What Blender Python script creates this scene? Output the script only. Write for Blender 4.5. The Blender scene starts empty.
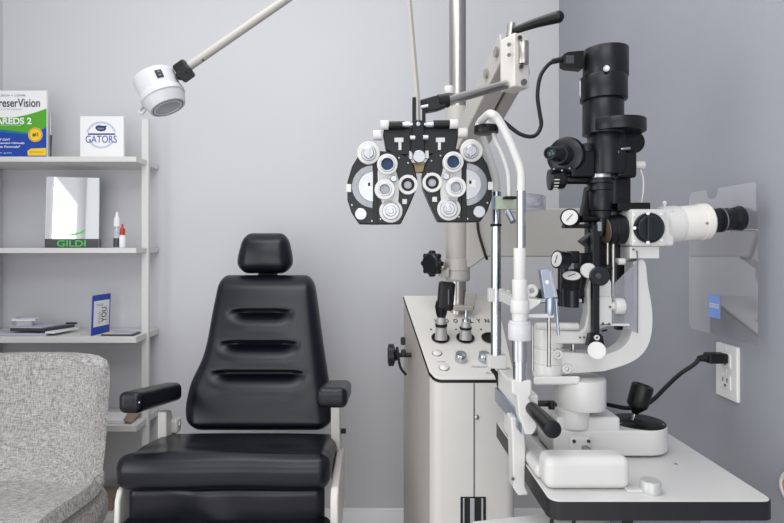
import bpy, bmesh, math, random
from mathutils import Vector, Matrix
random.seed(7)
SC = bpy.context.scene
COL = SC.collection
F = 540.0; CX = 375.0; CY = 246.0; CZ = 1.22

def P(px, py, Y):
    return Vector(((px-CX)/F*Y, Y, CZ-(py-CY)/F*Y))
def lin(c):
    return tuple(((v/12.92) if v <= 0.04045 else ((v+0.055)/1.055)**2.4) for v in c)
def hx(s):
    return lin(tuple(int(s[i:i+2], 16)/255 for i in (0, 2, 4)))

# ---------------------------------------------------------------- materials
def nodes(name):
    m = bpy.data.materials.new(name); m.use_nodes = True
    nt = m.node_tree; b = nt.nodes['Principled BSDF']
    return m, nt, b
def mat(name, col, rough=0.4, metal=0.0, var=0.03, scale=40.0, bump=0.0, bscale=None, coat=0.0, spec=0.5):
    m, nt, b = nodes(name)
    c = hx(col) if isinstance(col, str) else col
    tc = nt.nodes.new('ShaderNodeTexCoord')
    n = nt.nodes.new('ShaderNodeTexNoise'); n.inputs['Scale'].default_value = scale
    n.inputs['Detail'].default_value = 3
    nt.links.new(tc.outputs['Object'], n.inputs['Vector'])
    r = nt.nodes.new('ShaderNodeMix'); r.data_type = 'RGBA'
    r.inputs['A'].default_value = (*[max(0, v*(1-var)) for v in c], 1)
    r.inputs['B'].default_value = (*[min(1, v*(1+var)) for v in c], 1)
    nt.links.new(n.outputs['Fac'], r.inputs['Factor'])
    nt.links.new(r.outputs['Result'], b.inputs['Base Color'])
    b.inputs['Roughness'].default_value = rough
    b.inputs['Metallic'].default_value = metal
    b.inputs['Specular IOR Level'].default_value = spec
    b.inputs['Coat Weight'].default_value = coat
    if bump:
        n2 = nt.nodes.new('ShaderNodeTexNoise'); n2.inputs['Scale'].default_value = bscale or scale*4
        nt.links.new(tc.outputs['Object'], n2.inputs['Vector'])
        bp = nt.nodes.new('ShaderNodeBump'); bp.inputs['Strength'].default_value = bump
        bp.inputs['Distance'].default_value = 0.002
        nt.links.new(n2.outputs['Fac'], bp.inputs['Height'])
        nt.links.new(bp.outputs['Normal'], b.inputs['Normal'])
    return m

M = {}
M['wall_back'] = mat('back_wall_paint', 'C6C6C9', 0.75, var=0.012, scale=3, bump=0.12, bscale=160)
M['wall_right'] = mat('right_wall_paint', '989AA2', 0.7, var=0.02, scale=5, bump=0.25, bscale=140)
M['wall_left'] = mat('left_wall_paint', 'C2C2C5', 0.75, var=0.02, scale=3, bump=0.12, bscale=160)
M['floor'] = mat('floor_vinyl', 'BDB9B4', 0.5, var=0.05, scale=6)
M['trim'] = mat('trim_paint', 'E2E2E3', 0.45, var=0.01)
M['shelf'] = mat('shelf_white', 'CFCECC', 0.5, var=0.02, scale=12)
M['leather'] = mat('black_leather', '080A14', 0.33, var=0.25, scale=18, bump=0.08, bscale=420, spec=0.42)
M['beige'] = mat('beige_enamel', 'AEABA5', 0.4, var=0.02)
M['cream'] = mat('console_enamel', 'CFCCC6', 0.38, var=0.02)
M['side'] = mat('cabinet_side_shaded', 'A39F99', 0.45, var=0.03)  # darker enamel tone, holds the shade on the cabinet's left face
M['front'] = mat('cabinet_front_lit', 'CBC9C5', 0.4, var=0.02)  # lighter enamel tone for the lit front of the cabinet
M['white'] = mat('white_enamel', 'D0CFCD', 0.3, var=0.015)
M['warmwhite'] = mat('ivory_enamel', 'DDDBD4', 0.3, var=0.015)
M['bracket'] = mat('bracket_paint', 'D2CFC9', 0.4, var=0.02)
M['black'] = mat('black_plastic', '08090C', 0.35, var=0.15, spec=.35)
M['satin'] = mat('black_satin_metal', '0C0E13', 0.34, var=0.15, spec=.4)
M['dial'] = mat('dark_grey_dial', '1A1F23', 0.4, var=0.1, spec=.35)
M['edge'] = mat('table_edge_rubber', '17171B', 0.45, var=0.1)
M['chrome'] = mat('chrome', 'BFC4CA', 0.16, 1.0, var=0.02)
M['steel'] = mat('brushed_steel', 'B2AFAA', 0.3, 1.0, var=0.05, scale=90)
M['alu'] = mat('satin_aluminium', 'B4B6BA', 0.36, 1.0, var=0.03)
M['blued'] = mat('zinc_plated', 'AEB8C8', 0.35, 1.0, var=0.05)
M['gold'] = mat('brass_yellow', '8F8262', 0.4, 0.6, var=0.05)
M['tan'] = mat('tan_coated_glass', '8D7F66', 0.3, 0.3, var=0.1)
M['blueglass'] = mat('blue_lens', '16365C', 0.2, 0.0, var=0.25, scale=60, spec=.3)
M['darkblue'] = mat('coated_lens', '1B3038', 0.08, 0.0, var=0.2, coat=.6)
M['greyglass'] = mat('grey_lens', '7E8288', 0.08, 0.2, var=0.25, scale=60, coat=0.6)
M['darkglass'] = mat('dark_lens', '12151C', 0.05, 0.0, var=0.1, coat=0.8)
M['cable'] = mat('cable_rubber', '0E0F13', 0.45, var=0.1, spec=.35)
M['lamp'] = mat('lamp_white', 'C6C7CB', 0.33, var=0.01)
M['lampglass'] = mat('lamp_lens', 'A2A4A8', 0.2, 0.1, var=0.1, scale=60)
M['paper'] = mat('paper_white', 'E4E4E4', 0.6, var=0.02)
M['lilac'] = mat('lilac_paper', 'AEACBD', 0.55, var=0.06)
M['navy'] = mat('navy_print', '1B2A63', 0.5, var=0.03)
M['blue'] = mat('royal_blue_card', '1F43A6', 0.4, var=0.04)
M['cobalt'] = mat('cobalt_print', '0F3F9E', 0.45, var=0.03)
M['green'] = mat('green_print', '4FA024', 0.45, var=0.05)
M['gildi'] = mat('bright_green_print', '3DBE4B', 0.4, var=0.03)
M['yellow'] = mat('yellow_print', 'E9C626', 0.45, var=0.04)
M['teal'] = mat('teal_print', '1C6F88', 0.5, var=0.03)
M['darktext'] = mat('dark_print', '2A2C33', 0.5, var=0.03)
M['faint'] = mat('faint_print', 'B9BFD2', 0.5, var=0.03)
M['greytext'] = mat('grey_print', '8A8D95', 0.5, var=0.03)
M['charcoal'] = mat('charcoal_plastic', '3A3B43', 0.4, var=0.05)
M['red'] = mat('red_cap', 'B5331F', 0.4, var=0.05)
M['brown'] = mat('tan_board', '8B7A68', 0.6, var=0.1)
M['pink'] = mat('pink_plastic', 'F0CFC6', 0.4, var=0.03)
M['orange'] = mat('orange_print', 'C9714B', 0.4, var=0.03)
M['lbl_blue'] = mat('sky_blue_label', '7FA0E4', 0.45, var=0.03)
M['outlet'] = mat('outlet_white', 'E6E6E4', 0.35, var=0.01)
M['shadow'] = mat('dark_recess', '08080A', 0.6, var=0.1)
M['palegrey'] = mat('pale_grey_metal', 'BDBDBC', 0.35, 0.2, var=0.04)
M['handlegrey'] = mat('grey_handle', 'A9A9A8', 0.35, 0.3, var=0.05)
M['greycol'] = mat('grey_column', '6B6C70', 0.45, var=0.04)
M['greenglass'] = mat('pale_green_plastic', 'A9B4A0', 0.3, var=0.1)

def fabric():
    m, nt, b = nodes('grey_woven_fabric')
    tc = nt.nodes.new('ShaderNodeTexCoord')
    def streak(sx, sy, sz, sc):
        mp = nt.nodes.new('ShaderNodeMapping'); mp.inputs['Scale'].default_value = (sx, sy, sz)
        nt.links.new(tc.outputs['Object'], mp.inputs['Vector'])
        n = nt.nodes.new('ShaderNodeTexNoise'); n.inputs['Scale'].default_value = sc; n.inputs['Detail'].default_value = 2
        nt.links.new(mp.outputs['Vector'], n.inputs['Vector']); return n
    a = streak(1, .6, .16, 300); c = streak(.16, .6, 1, 300); d = streak(1, 1, 1, 500)
    ad = nt.nodes.new('ShaderNodeMath'); ad.operation = 'ADD'
    nt.links.new(a.outputs['Fac'], ad.inputs[0]); nt.links.new(c.outputs['Fac'], ad.inputs[1])
    ad2 = nt.nodes.new('ShaderNodeMath'); ad2.operation = 'MULTIPLY_ADD'; ad2.inputs[1].default_value = 0.5
    nt.links.new(d.outputs['Fac'], ad2.inputs[0]); nt.links.new(ad.outputs[0], ad2.inputs[2])
    cr = nt.nodes.new('ShaderNodeValToRGB')
    mp = nt.nodes.new('ShaderNodeMapRange'); mp.inputs[1].default_value = .95; mp.inputs[2].default_value = 1.55
    nt.links.new(ad2.outputs[0], mp.inputs[0]); nt.links.new(mp.outputs[0], cr.inputs[0])
    cr.color_ramp.elements[0].color = (*hx('7E7C7A'), 1); cr.color_ramp.elements[1].color = (*hx('C8C6C4'), 1)
    nt.links.new(cr.outputs['Color'], b.inputs['Base Color'])
    bp = nt.nodes.new('ShaderNodeBump'); bp.inputs['Strength'].default_value = .35; bp.inputs['Distance'].default_value = .002
    nt.links.new(ad2.outputs[0], bp.inputs['Height']); nt.links.new(bp.outputs['Normal'], b.inputs['Normal'])
    b.inputs['Roughness'].default_value = .9; b.inputs['Specular IOR Level'].default_value = .15
    return m
M['fabric'] = fabric()

def sheet(name, tint, diff, ior):
    m = bpy.data.materials.new(name); m.use_nodes = True
    nt = m.node_tree; nt.nodes.clear()
    out = nt.nodes.new('ShaderNodeOutputMaterial')
    tr = nt.nodes.new('ShaderNodeBsdfTransparent'); tr.inputs['Color'].default_value = (*tint, 1)
    df = nt.nodes.new('ShaderNodeBsdfDiffuse'); df.inputs['Color'].default_value = (.75, .76, .8, 1)
    nz = nt.nodes.new('ShaderNodeTexNoise'); nz.inputs['Scale'].default_value = 8
    mr = nt.nodes.new('ShaderNodeMapRange'); mr.inputs[3].default_value = diff*.9; mr.inputs[4].default_value = diff*1.1
    nt.links.new(nz.outputs['Fac'], mr.inputs[0])
    m1 = nt.nodes.new('ShaderNodeMixShader')
    nt.links.new(mr.outputs[0], m1.inputs[0]); nt.links.new(tr.outputs[0], m1.inputs[1]); nt.links.new(df.outputs[0], m1.inputs[2])
    gl = nt.nodes.new('ShaderNodeBsdfGlossy'); gl.inputs['Roughness'].default_value = .015
    lw = nt.nodes.new('ShaderNodeLayerWeight'); lw.inputs['Blend'].default_value = .5
    fr = nt.nodes.new('ShaderNodeMapRange'); fr.inputs[1].default_value = 0; fr.inputs[2].default_value = 1
    pw = nt.nodes.new('ShaderNodeMath'); pw.operation = 'POWER'; pw.inputs[1].default_value = 3.0
    nt.links.new(lw.outputs['Facing'], pw.inputs[0]); nt.links.new(pw.outputs[0], fr.inputs[0])
    fr.inputs[3].default_value = ior; fr.inputs[4].default_value = min(1, ior+.6)
    m2 = nt.nodes.new('ShaderNodeMixShader')
    nt.links.new(fr.outputs[0], m2.inputs[0]); nt.links.new(m1.outputs[0], m2.inputs[1]); nt.links.new(gl.outputs[0], m2.inputs[2])
    nt.links.new(m2.outputs[0], out.inputs['Surface'])
    return m
M['shield'] = sheet('clear_acrylic', (.96, .96, .98), .14, .26)
M['acrylic'] = sheet('smoky_acrylic', (.82, .83, .88), .2, .06)
M['clear'] = sheet('clear_plastic', (.9, .93, .97), .35, .06)
M['mirror'] = mat('mirror_glass', 'E8E9EA', 0.03, 1.0, var=0.005)

def sm(t): t = max(0, min(1, t)); return t*t*(3-2*t)
# ---------------------------------------------------------------- geometry
def frame(axis):
    a = Vector(axis).normalized()
    t = Vector((0, 0, 1)) if abs(a.z) < .9 else Vector((0, 1, 0))
    x = t.cross(a).normalized(); y = a.cross(x)
    return a, x, y
class G:
    def __init__(s): s.bm = bmesh.new()
    def box(s, c, size, rot=None):
        c = Vector(c); vs = []
        for i in (-1, 1):
            for j in (-1, 1):
                for k in (-1, 1):
                    v = Vector((i*size[0]/2, j*size[1]/2, k*size[2]/2))
                    if rot is not None: v = rot @ v
                    vs.append(s.bm.verts.new(c+v))
        for f in ((0,1,3,2),(4,6,7,5),(0,4,5,1),(2,3,7,6),(0,2,6,4),(1,5,7,3)):
            s.bm.faces.new([vs[q] for q in f])
        return s
    def span(s, a, b):
        a, b = Vector(a), Vector(b)
        return s.box((a+b)/2, [abs(q) for q in (b-a)])
    def lathe(s, p0, axis, prof, n=40, closed=False):
        a, x, y = frame(axis); p0 = Vector(p0); rings = []
        for t, r in prof:
            if r < 1e-6:
                rings.append([s.bm.verts.new(p0+a*t)]); continue
            rings.append([s.bm.verts.new(p0+a*t+(x*math.cos(2*math.pi*k/n)+y*math.sin(2*math.pi*k/n))*r) for k in range(n)])
        pairs = list(zip(rings, rings[1:]))
        if closed: pairs.append((rings[-1], rings[0]))
        for A, B in pairs:
            for k in range(n):
                k2 = (k+1) % n
                if len(A) == 1 and len(B) == 1: continue
                if len(A) == 1: s.bm.faces.new((A[0], B[k2], B[k]))
                elif len(B) == 1: s.bm.faces.new((A[k], A[k2], B[0]))
                else: s.bm.faces.new((A[k], A[k2], B[k2], B[k]))
        if not closed:
            if len(rings[0]) > 1: s.bm.faces.new(list(reversed(rings[0])))
            if len(rings[-1]) > 1: s.bm.faces.new(rings[-1])
        return s
    def cyl(s, p0, p1, r0, r1=None, n=32):
        p0, p1 = Vector(p0), Vector(p1); d = p1-p0
        return s.lathe(p0, d, [(0, r0), (d.length, r0 if r1 is None else r1)], n)
    def rcyl(s, p0, p1, r0, r1=None, e=.002, n=36):
        p0, p1 = Vector(p0), Vector(p1); d = p1-p0; r1 = r0 if r1 is None else r1; L = d.length
        return s.lathe(p0, d, [(0, r0-e), (e*.3, r0-e*.3), (e, r0), (L-e, r1), (L-e*.3, r1-e*.3), (L, r1-e)], n)
    def ring(s, p0, axis, ro, ri, d, n=40, e=.0008):
        return s.lathe(p0, axis, [(0, ri), (0, ro), (d-e, ro), (d, ro-e), (d, ri+e), (d-e, ri)], n, True)
    def tube(s, pts, r, n=12, sub=8, cap=True):
        pts = [Vector(p) for p in pts]; q = []
        if sub > 1 and len(pts) > 2:
            e = [pts[0]*2-pts[1]]+pts+[pts[-1]*2-pts[-2]]
            for i in range(1, len(e)-2):
                for k in range(sub):
                    t = k/sub; a, b, c, d = e[i-1:i+3]
                    q.append(.5*((2*b)+(c-a)*t+(2*a-5*b+4*c-d)*t*t+(3*b-a-3*c+d)*t**3))
            q.append(pts[-1])
        else: q = pts
        rr = r if isinstance(r, (list, tuple)) else None
        up = None; rings = []
        for i, p in enumerate(q):
            d = (q[min(i+1, len(q)-1)]-q[max(i-1, 0)]).normalized()
            if up is None: _, up, _ = frame(d)
            up = (up-d*up.dot(d)).normalized(); sd = d.cross(up)
            R = r if rr is None else rr[0]+(rr[1]-rr[0])*i/(len(q)-1)
            rings.append([s.bm.verts.new(p+(up*math.cos(2*math.pi*k/n)+sd*math.sin(2*math.pi*k/n))*R) for k in range(n)])
        for A, B in zip(rings, rings[1:]):
            for k in range(n): s.bm.faces.new((A[k], A[(k+1) % n], B[(k+1) % n], B[k]))
        if cap:
            s.bm.faces.new(list(reversed(rings[0]))); s.bm.faces.new(rings[-1])
        return s
    def prism(s, poly, vec):
        vec = Vector(vec); A = [s.bm.verts.new(Vector(p)) for p in poly]
        B = [s.bm.verts.new(Vector(p)+vec) for p in poly]; n = len(A)
        s.bm.faces.new(A); s.bm.faces.new(list(reversed(B)))
        for k in range(n): s.bm.faces.new((A[k], B[k], B[(k+1) % n], A[(k+1) % n]))
        return s
    def strip(s, loops):
        L = [[s.bm.verts.new(Vector(p)) for p in l] for l in loops]
        for A, B in zip(L, L[1:]):
            for k in range(len(A)-1): s.bm.faces.new((A[k], A[k+1], B[k+1], B[k]))
        return s
    def sphere(s, c, r, n=20, sc=(1, 1, 1), axis=(0, 0, 1)):
        m = n//2; prof = []
        a = Vector(axis)
        for k in range(m+1):
            th = math.pi*k/m; prof.append((-math.cos(th)*r*sc[2], math.sin(th)*r*sc[0]))
        return s.lathe(c, a, prof, n)
    def torus(s, c, axis, R, r, n=40, m=10):
        prof = [(math.sin(2*math.pi*k/m)*r, R+math.cos(2*math.pi*k/m)*r) for k in range(m)]
        return s.lathe(c, axis, prof, n, True)
    def rbox(s, c, size, r, n=(6, 6, 6), rot=None, fn=None, k=4):
        h = [q/2 for q in size]; r = min(r, *[q*.999 for q in h]); c = Vector(c)
        def samples(H, m):
            out = [-(H-r)-r*math.tan(math.pi/4*(1-i/k)) for i in range(k)]
            out += [-(H-r)+2*(H-r)*i/m for i in range(m+1)]
            out += [(H-r)+r*math.tan(math.pi/4*(i+1)/k) for i in range(k)]
            return out
        S = [samples(h[i], n[i]) for i in range(3)]; cache = {}
        def V(i, j, l):
            key = (i, j, l)
            if key not in cache:
                p = Vector((S[0][i], S[1][j], S[2][l]))
                inn = Vector([max(-(h[q]-r), min(h[q]-r, p[q])) for q in range(3)])
                d = p-inn; p = inn+d.normalized()*r
                if fn: p = fn(p)
                if rot is not None: p = rot @ p
                cache[key] = s.bm.verts.new(c+p)
            return cache[key]
        N = [len(q)-1 for q in S]
        for i in range(N[0]):
            for j in range(N[1]):
                s.bm.faces.new((V(i,j,0), V(i,j+1,0), V(i+1,j+1,0), V(i+1,j,0)))
                s.bm.faces.new((V(i,j,N[2]), V(i+1,j,N[2]), V(i+1,j+1,N[2]), V(i,j+1,N[2])))
            for l in range(N[2]):
                s.bm.faces.new((V(i,0,l), V(i+1,0,l), V(i+1,0,l+1), V(i,0,l+1)))
                s.bm.faces.new((V(i,N[1],l), V(i,N[1],l+1), V(i+1,N[1],l+1), V(i+1,N[1],l)))
        for j in range(N[1]):
            for l in range(N[2]):
                s.bm.faces.new((V(0,j,l), V(0,j,l+1), V(0,j+1,l+1), V(0,j+1,l)))
                s.bm.faces.new((V(N[0],j,l), V(N[0],j+1,l), V(N[0],j+1,l+1), V(N[0],j,l+1)))
        return s

ORI = {}
def thing(name, loc, label, cat, group=None):
    o = bpy.data.objects.new(name, None); COL.objects.link(o); o.empty_display_size = .05
    o.location = Vector(loc); ORI[o.name] = Vector(loc)
    o['label'] = label; o['category'] = cat
    if group: o['group'] = group
    return o
def link_mesh(name, me, material, parent):
    mats = material if isinstance(material, list) else [material]
    for mm in mats: me.materials.append(mm)
    n = len(me.vertices)
    lo = Vector([min(v.co[i] for v in me.vertices) for i in range(3)])
    hi = Vector([max(v.co[i] for v in me.vertices) for i in range(3)])
    org = (lo+hi)/2
    if parent is None: org.z = lo.z
    me.transform(Matrix.Translation(-org))
    o = bpy.data.objects.new(name, me); COL.objects.link(o); ORI[o.name] = org.copy()
    if parent is not None:
        o.parent = parent; o.location = org-ORI[parent.name]
    else: o.location = org
    return o
def part(name, g, material, parent=None, bevel=0, label=None, angle=40, smooth=True):
    bmesh.ops.recalc_face_normals(g.bm, faces=g.bm.faces)
    me = bpy.data.meshes.new(name); g.bm.to_mesh(me); g.bm.free()
    if smooth:
        me.polygons.foreach_set('use_smooth', [True]*len(me.polygons))
        me.set_sharp_from_angle(angle=math.radians(angle))
    if isinstance(material, str): material = M[material]
    o = link_mesh(name, me, material, parent)
    if bevel:
        b = o.modifiers.new('bevel', 'BEVEL'); b.width = bevel; b.segments = 3
        b.limit_method = 'ANGLE'; b.angle_limit = math.radians(35); b.harden_normals = True
    if label: o['label'] = label
    return o
def tag(o, label, cat, group=None):
    o['label'] = label; o['category'] = cat
    if group: o['group'] = group
    return o
def struct(name, g, m, bevel=0):
    o = part(name, g, m, None, bevel); o['kind'] = 'structure'; return o
def text(name, s, loc, width, material, parent, ux=(1, 0, 0), uy=(0, 0, 1), height=None, align='C', shear=0, bold=0, space=1.0):
    cu = bpy.data.curves.new(name, 'FONT'); cu.body = s; cu.size = 1; cu.shear = shear; cu.offset = bold; cu.space_character = space
    t = bpy.data.objects.new(name, cu); COL.objects.link(t)
    dg = bpy.context.evaluated_depsgraph_get(); dg.update()
    me = bpy.data.meshes.new_from_object(t.evaluated_get(dg))
    bpy.data.objects.remove(t); bpy.data.curves.remove(cu); me.name = name; me.materials.clear()
    x0 = min(v.co.x for v in me.vertices); x1 = max(v.co.x for v in me.vertices)
    y0 = min(v.co.y for v in me.vertices); y1 = max(v.co.y for v in me.vertices)
    sx = width/(x1-x0); sy = sx if height is None else height/(y1-y0)
    ox = {'C': (x0+x1)/2, 'L': x0, 'R': x1}[align]; oy = (y0+y1)/2
    ux = Vector(ux).normalized(); uy = Vector(uy).normalized(); loc = Vector(loc)
    for v in me.vertices:
        v.co = loc+ux*((v.co.x-ox)*sx)+uy*((v.co.y-oy)*sy)
    return link_mesh(name, me, M[material], parent)

FWD = Vector((0, -1, 0))
def disc(g, px, py, Y, r, d, e=.0012):            # a disc facing the room, radius in photo scale
    c = P(px, py, Y); R = r*Y/F
    return g.lathe(c, FWD, [(0, R), (d-e, R), (d, R-e)], 40)
def ringpx(g, px, py, Y, ro, ri, d):
    return g.ring(P(px, py, Y), FWD, ro*Y/F, ri*Y/F, d)
def slab(g, pts, Y, d):                            # photo-plane outline, thickness d away from the room
    return g.prism([P(x, y, Y) for x, y in pts], (0, d, 0))
def rect(g, x0, y0, x1, y1, Y, d):
    return slab(g, [(x0, y0), (x1, y0), (x1, y1), (x0, y1)], Y, d)
def arc(cx, cy, r, a0, a1, n=12):
    return [(cx+r*math.cos(math.radians(a0+(a1-a0)*k/n)), cy-r*math.sin(math.radians(a0+(a1-a0)*k/n))) for k in range(n+1)]

# ================================================================= setting
WX = .78; BY = 2.29; LX = -1.578
struct('floor', G().span((LX-.1, -1.6, -.05), (WX+.1, BY+.1, 0)), 'floor')
struct('wall_back', G().span((LX-.1, BY, 0), (WX+.1, BY+.1, 2.7)), 'wall_back')
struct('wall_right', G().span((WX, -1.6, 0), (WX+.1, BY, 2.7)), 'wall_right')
struct('wall_left', G().span((LX-.1, -1.6, 0), (LX, BY, 2.7)), 'wall_left')
def base_prof(s):
    return [(0, 0), (s*.016, 0), (s*.016, .07), (s*.012, .076), (s*.012, .088), (s*.007, .094), (s*.006, .104), (0, .108)]
g = G().prism([(LX, BY+y, z) for y, z in base_prof(-1)], (WX-LX, 0, 0))
struct('baseboard_back', g, 'trim')
g = G().prism([(WX+x, -1.6, z) for x, z in base_prof(-1)], (0, BY+1.6, 0))
struct('baseboard_right', g, 'trim')

# ================================================================= shelf unit
SX = -.9155
su = thing('shelf_unit', (-1.24, 2.18, 0), 'white open shelving unit with five boards against the back wall', 'shelf')
for z in (1.56, 1.2125, .872, .532, .19):
    th = .020 if z > 1.0 else .024
    z += .003 if z > 1.5 else 0
    part('shelf_board', G().span((LX+.006, 2.07, z-th), (SX, 2.285, z)), 'shelf', su, .0015)
for y in (2.17,):
    part('upright', G().span((-.936, y-.006, 0), (-.908, y+.008, 1.73)), 'shelf', su, .0015)
    part('upright', G().span((LX+.004, y-.014, 0), (LX+.03, y+.016, 1.725)), 'shelf', su, .0015)

# ---- things on the shelves
def onY(px, py, Y): return P(px, py, Y)
# vitamin carton
Yb = 2.115; z0 = 1.5635
x1 = P(46.5, 0, Yb).x; x0 = x1-.262; z1 = P(0, 90.5, Yb).z
vb = thing('vitamin_box', ((x0+x1)/2, Yb+.03, z0), 'white, green and blue vitamin box with a yellow badge on the top shelf', 'box')
part('carton', G().span((x0, Yb, z0), (x1, Yb+.012, z1)), 'paper', vb, .0012)
def fx(px): return P(px, 0, Yb).x
def fz(py): return P(0, py, Yb).z
def band(top, bot, y, n=14):
    a = [Vector((x0+(x1-x0)*k/n, y, fz(top(k/n)))) for k in range(n+1)]
    b = [Vector((x0+(x1-x0)*k/n, y, max(z0+.001, fz(bot(k/n))))) for k in range(n, -1, -1)]
    return a+b
t_top = lambda t: 117.5-9.0*max(0, (t-.45)/.55)**1.6+1.5*t*0
t_mid = lambda t: 126.5+6.5*min(1, t/.75)-6*max(0, (t-.75)/.25)**1.5
t_mid2 = lambda t: t_mid(t)+3.5-2.5*t
part('green_band', G().prism(band(t_top, t_mid, Yb-.0004), (0, .0002, 0)), 'green', vb)
part('teal_band', G().prism(band(t_mid, t_mid2, Yb-.0004), (0, .0002, 0)), 'teal', vb)
part('blue_band', G().prism(band(t_mid2, lambda t: 200, Yb-.0004), (0, .0002, 0)), 'cobalt', vb)
part('yellow_badge', G().cyl((fx(35.5), Yb-.0012, fz(134.8)), (fx(35.5), Yb, fz(134.8)), .028), 'yellow', vb)
part('badge_rim', G().ring((fx(35.5), Yb-.0008, fz(134.8)), FWD, .0262, .0225, .0008), 'orange', vb)
part('yellow_flash', G().prism([(fx(a), Yb-.0009, fz(b)) for a, b in ((28, 155.6), (27.6, 151), (31, 148.6), (46.2, 148.0), (46.2, 155.6))], (0, .0004, 0)), 'yellow', vb)
text('lettering', 'BAUSCH + LOMB', (fx(25.5), Yb-.001, fz(95.5)), .122, 'teal', vb, align='R', height=.0075)
text('lettering', 'PreserVision', (fx(40), Yb-.001, fz(102.8)), .178, 'darktext', vb, align='R', height=.033, bold=.012)
text('lettering', 'Eye Vitamin and Mineral Supplement', (fx(22), Yb-.001, fz(109.3)), .11, 'greytext', vb, align='R', height=.006)
text('lettering', 'AREDS 2', (fx(31.8), Yb-.001, fz(121)), .142, 'paper', vb, align='R', height=.026, bold=.03)
text('lettering', 'eye vitamin formula', (fx(21), Yb-.001, fz(125.4)), .1, 'paper', vb, align='R', height=.006)
text('lettering', '#1', (fx(35.5), Yb-.0018, fz(134.8)), .023, 'darktext', vb, height=.017, bold=.02)
text('lettering', 'EVERY DAY', (fx(10.5), Yb-.001, fz(139.6)), .075, 'paper', vb, align='R', height=.0085, bold=.02)
text('lettering', 'Recommended Clinically', (fx(25), Yb-.001, fz(143.3)), .145, 'paper', vb, align='R', height=.0095, bold=.02)
text('lettering', 'Proven Formula*', (fx(20.5), Yb-.001, fz(146.7)), .115, 'paper', vb, align='R', height=.009, bold=.02)
text('lettering', 'soft gels', (fx(12), Yb-.001, fz(153)), .07, 'paper', vb, align='R', height=.006)
text('lettering', '120 Soft Gels', (fx(43.5), Yb-.0018, fz(152)), .055, 'orange', vb, align='R', height=.006)
# pen leaning on the wall of the carton
pn = thing('pen', P(51, 156, 2.13), 'slim silver and dark pen standing upright beside the vitamin box', 'pen')
part('pen_barrel', G().tube([P(50.6, 156.8, 2.13), P(50.9, 135, 2.13)], [.0022, .0045], 12, 1), 'charcoal', pn)
part('pen_cap', G().tube([P(50.9, 135, 2.13), P(50.2, 112.5, 2.13)], [.0045, .0026], 12, 1), 'alu', pn)
# gators plaque
Yg = 2.12
def gx(px): return P(px, 0, Yg).x
def gz(py): return P(0, py, Yg).z
gp = thing('square_box', (gx(102), Yg+.02, z0), 'square white box with blue lettering and dark oval emblem on the top shelf', 'box')
part('carton', G().span((gx(80), Yg, z0), (gx(123.5), Yg+.014, gz(116.2))), 'paper', gp, .0015)
text('lettering', 'GATORS', (gx(101.3), Yg-.001, gz(139.2)), .122, 'cobalt', gp, height=.028, bold=.0)
part('blue_rule', G().span((gx(88), Yg-.0008, gz(134.8)), (gx(115), Yg, gz(133.4))), 'navy', gp)
blob = [(95.3, 128.2), (96, 126.2), (99, 125.2), (103, 125.8), (107, 125.6), (106, 127.4), (106.2, 129), (104.5, 130.8), (101, 131.4), (97.4, 130.6)]
part('oval_emblem', G().prism([(gx(a), Yg-.0008, gz(b)) for a, b in blob], (0, .0006, 0)), 'navy', gp)
text('lettering', 'Gators', (gx(101), Yg-.0014, gz(128.3)), .025, 'faint', gp, height=.008, shear=.3)
def arcring(a0, a1, r, w):
    n = 30
    o = [(gx(101.3)+math.cos(math.radians(a0+(a1-a0)*k/n))*r, Yg-.0006, gz(135.5)+math.sin(math.radians(a0+(a1-a0)*k/n))*r*.92) for k in range(n+1)]
    i = [(gx(101.3)+math.cos(math.radians(a0+(a1-a0)*k/n))*(r-w), Yg-.0006, gz(135.5)+math.sin(math.radians(a0+(a1-a0)*k/n))*(r-w)*.92) for k in range(n, -1, -1)]
    return G().prism(o+i, (0, .0004, 0))
part('ring_mark', arcring(15, 165, .06, .008), 'faint', gp)
part('ring_mark', arcring(205, 335, .055, .008), 'faint', gp)
# counter mirror
zs2 = 1.2135; Ym = 2.135
def mx(px): return P(px, 0, Ym).x
mi = thing('counter_mirror', (mx(72), Ym+.01, zs2), 'small rectangular counter mirror with green lettering on its dark foot, second shelf', 'mirror')
mw = (mx(45), mx(98.7))
h_m = P(0, 176, Ym).z-zs2; yaw = math.radians(11); wdir = Vector((math.cos(yaw), math.sin(yaw), 0)); ndir = Vector((math.sin(yaw), -math.cos(yaw), 0))
tilt = math.radians(3); upd = Vector((0, 0, math.cos(tilt)))-ndir*math.sin(tilt); nrm_m = ndir*math.cos(tilt)+Vector((0, 0, math.sin(tilt)))
ML = Vector((mw[0], Ym, zs2)); MW = (mw[1]-mw[0])/math.cos(yaw)*.905
def mt(f, h, off=0): return ML+wdir*(MW*f)+upd*h+nrm_m*off
part('mirror_back', G().prism([mt(0, 0), mt(1, 0), mt(1, h_m), mt(0, h_m)], -nrm_m*.006), 'paper', mi)
part('mirror_glass', G().prism([mt(.01, .03, .0012), mt(.99, .03, .0012), mt(.99, h_m-.002, .0012), mt(.01, h_m-.002, .0012)], -nrm_m*.001), 'mirror', mi, smooth=False)
part('foot', G().prism([ML+ndir*.004, ML+ndir*.004+wdir*MW, ML-ndir*.035+wdir*MW, ML-ndir*.035], (0, 0, .035)), 'charcoal', mi, .001)
text('lettering', 'GILDI', ML+wdir*MW*.5+ndir*.0055+Vector((0, 0, .0165)), .105, 'gildi', mi, ux=wdir, height=.026, bold=.015)
sw = [(62, 235.5), (72, 234), (79, 232.3), (82.5, 229.6), (84.5, 229.4), (82, 233.2), (74, 235.4), (66, 236.2)]
part('swoosh', G().prism([mt((a-45)/53.7+.02, (P(0, b, Ym).z-zs2)+.002, .0022) for a, b in sw], -nrm_m*.0005), 'gildi', mi)
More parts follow.
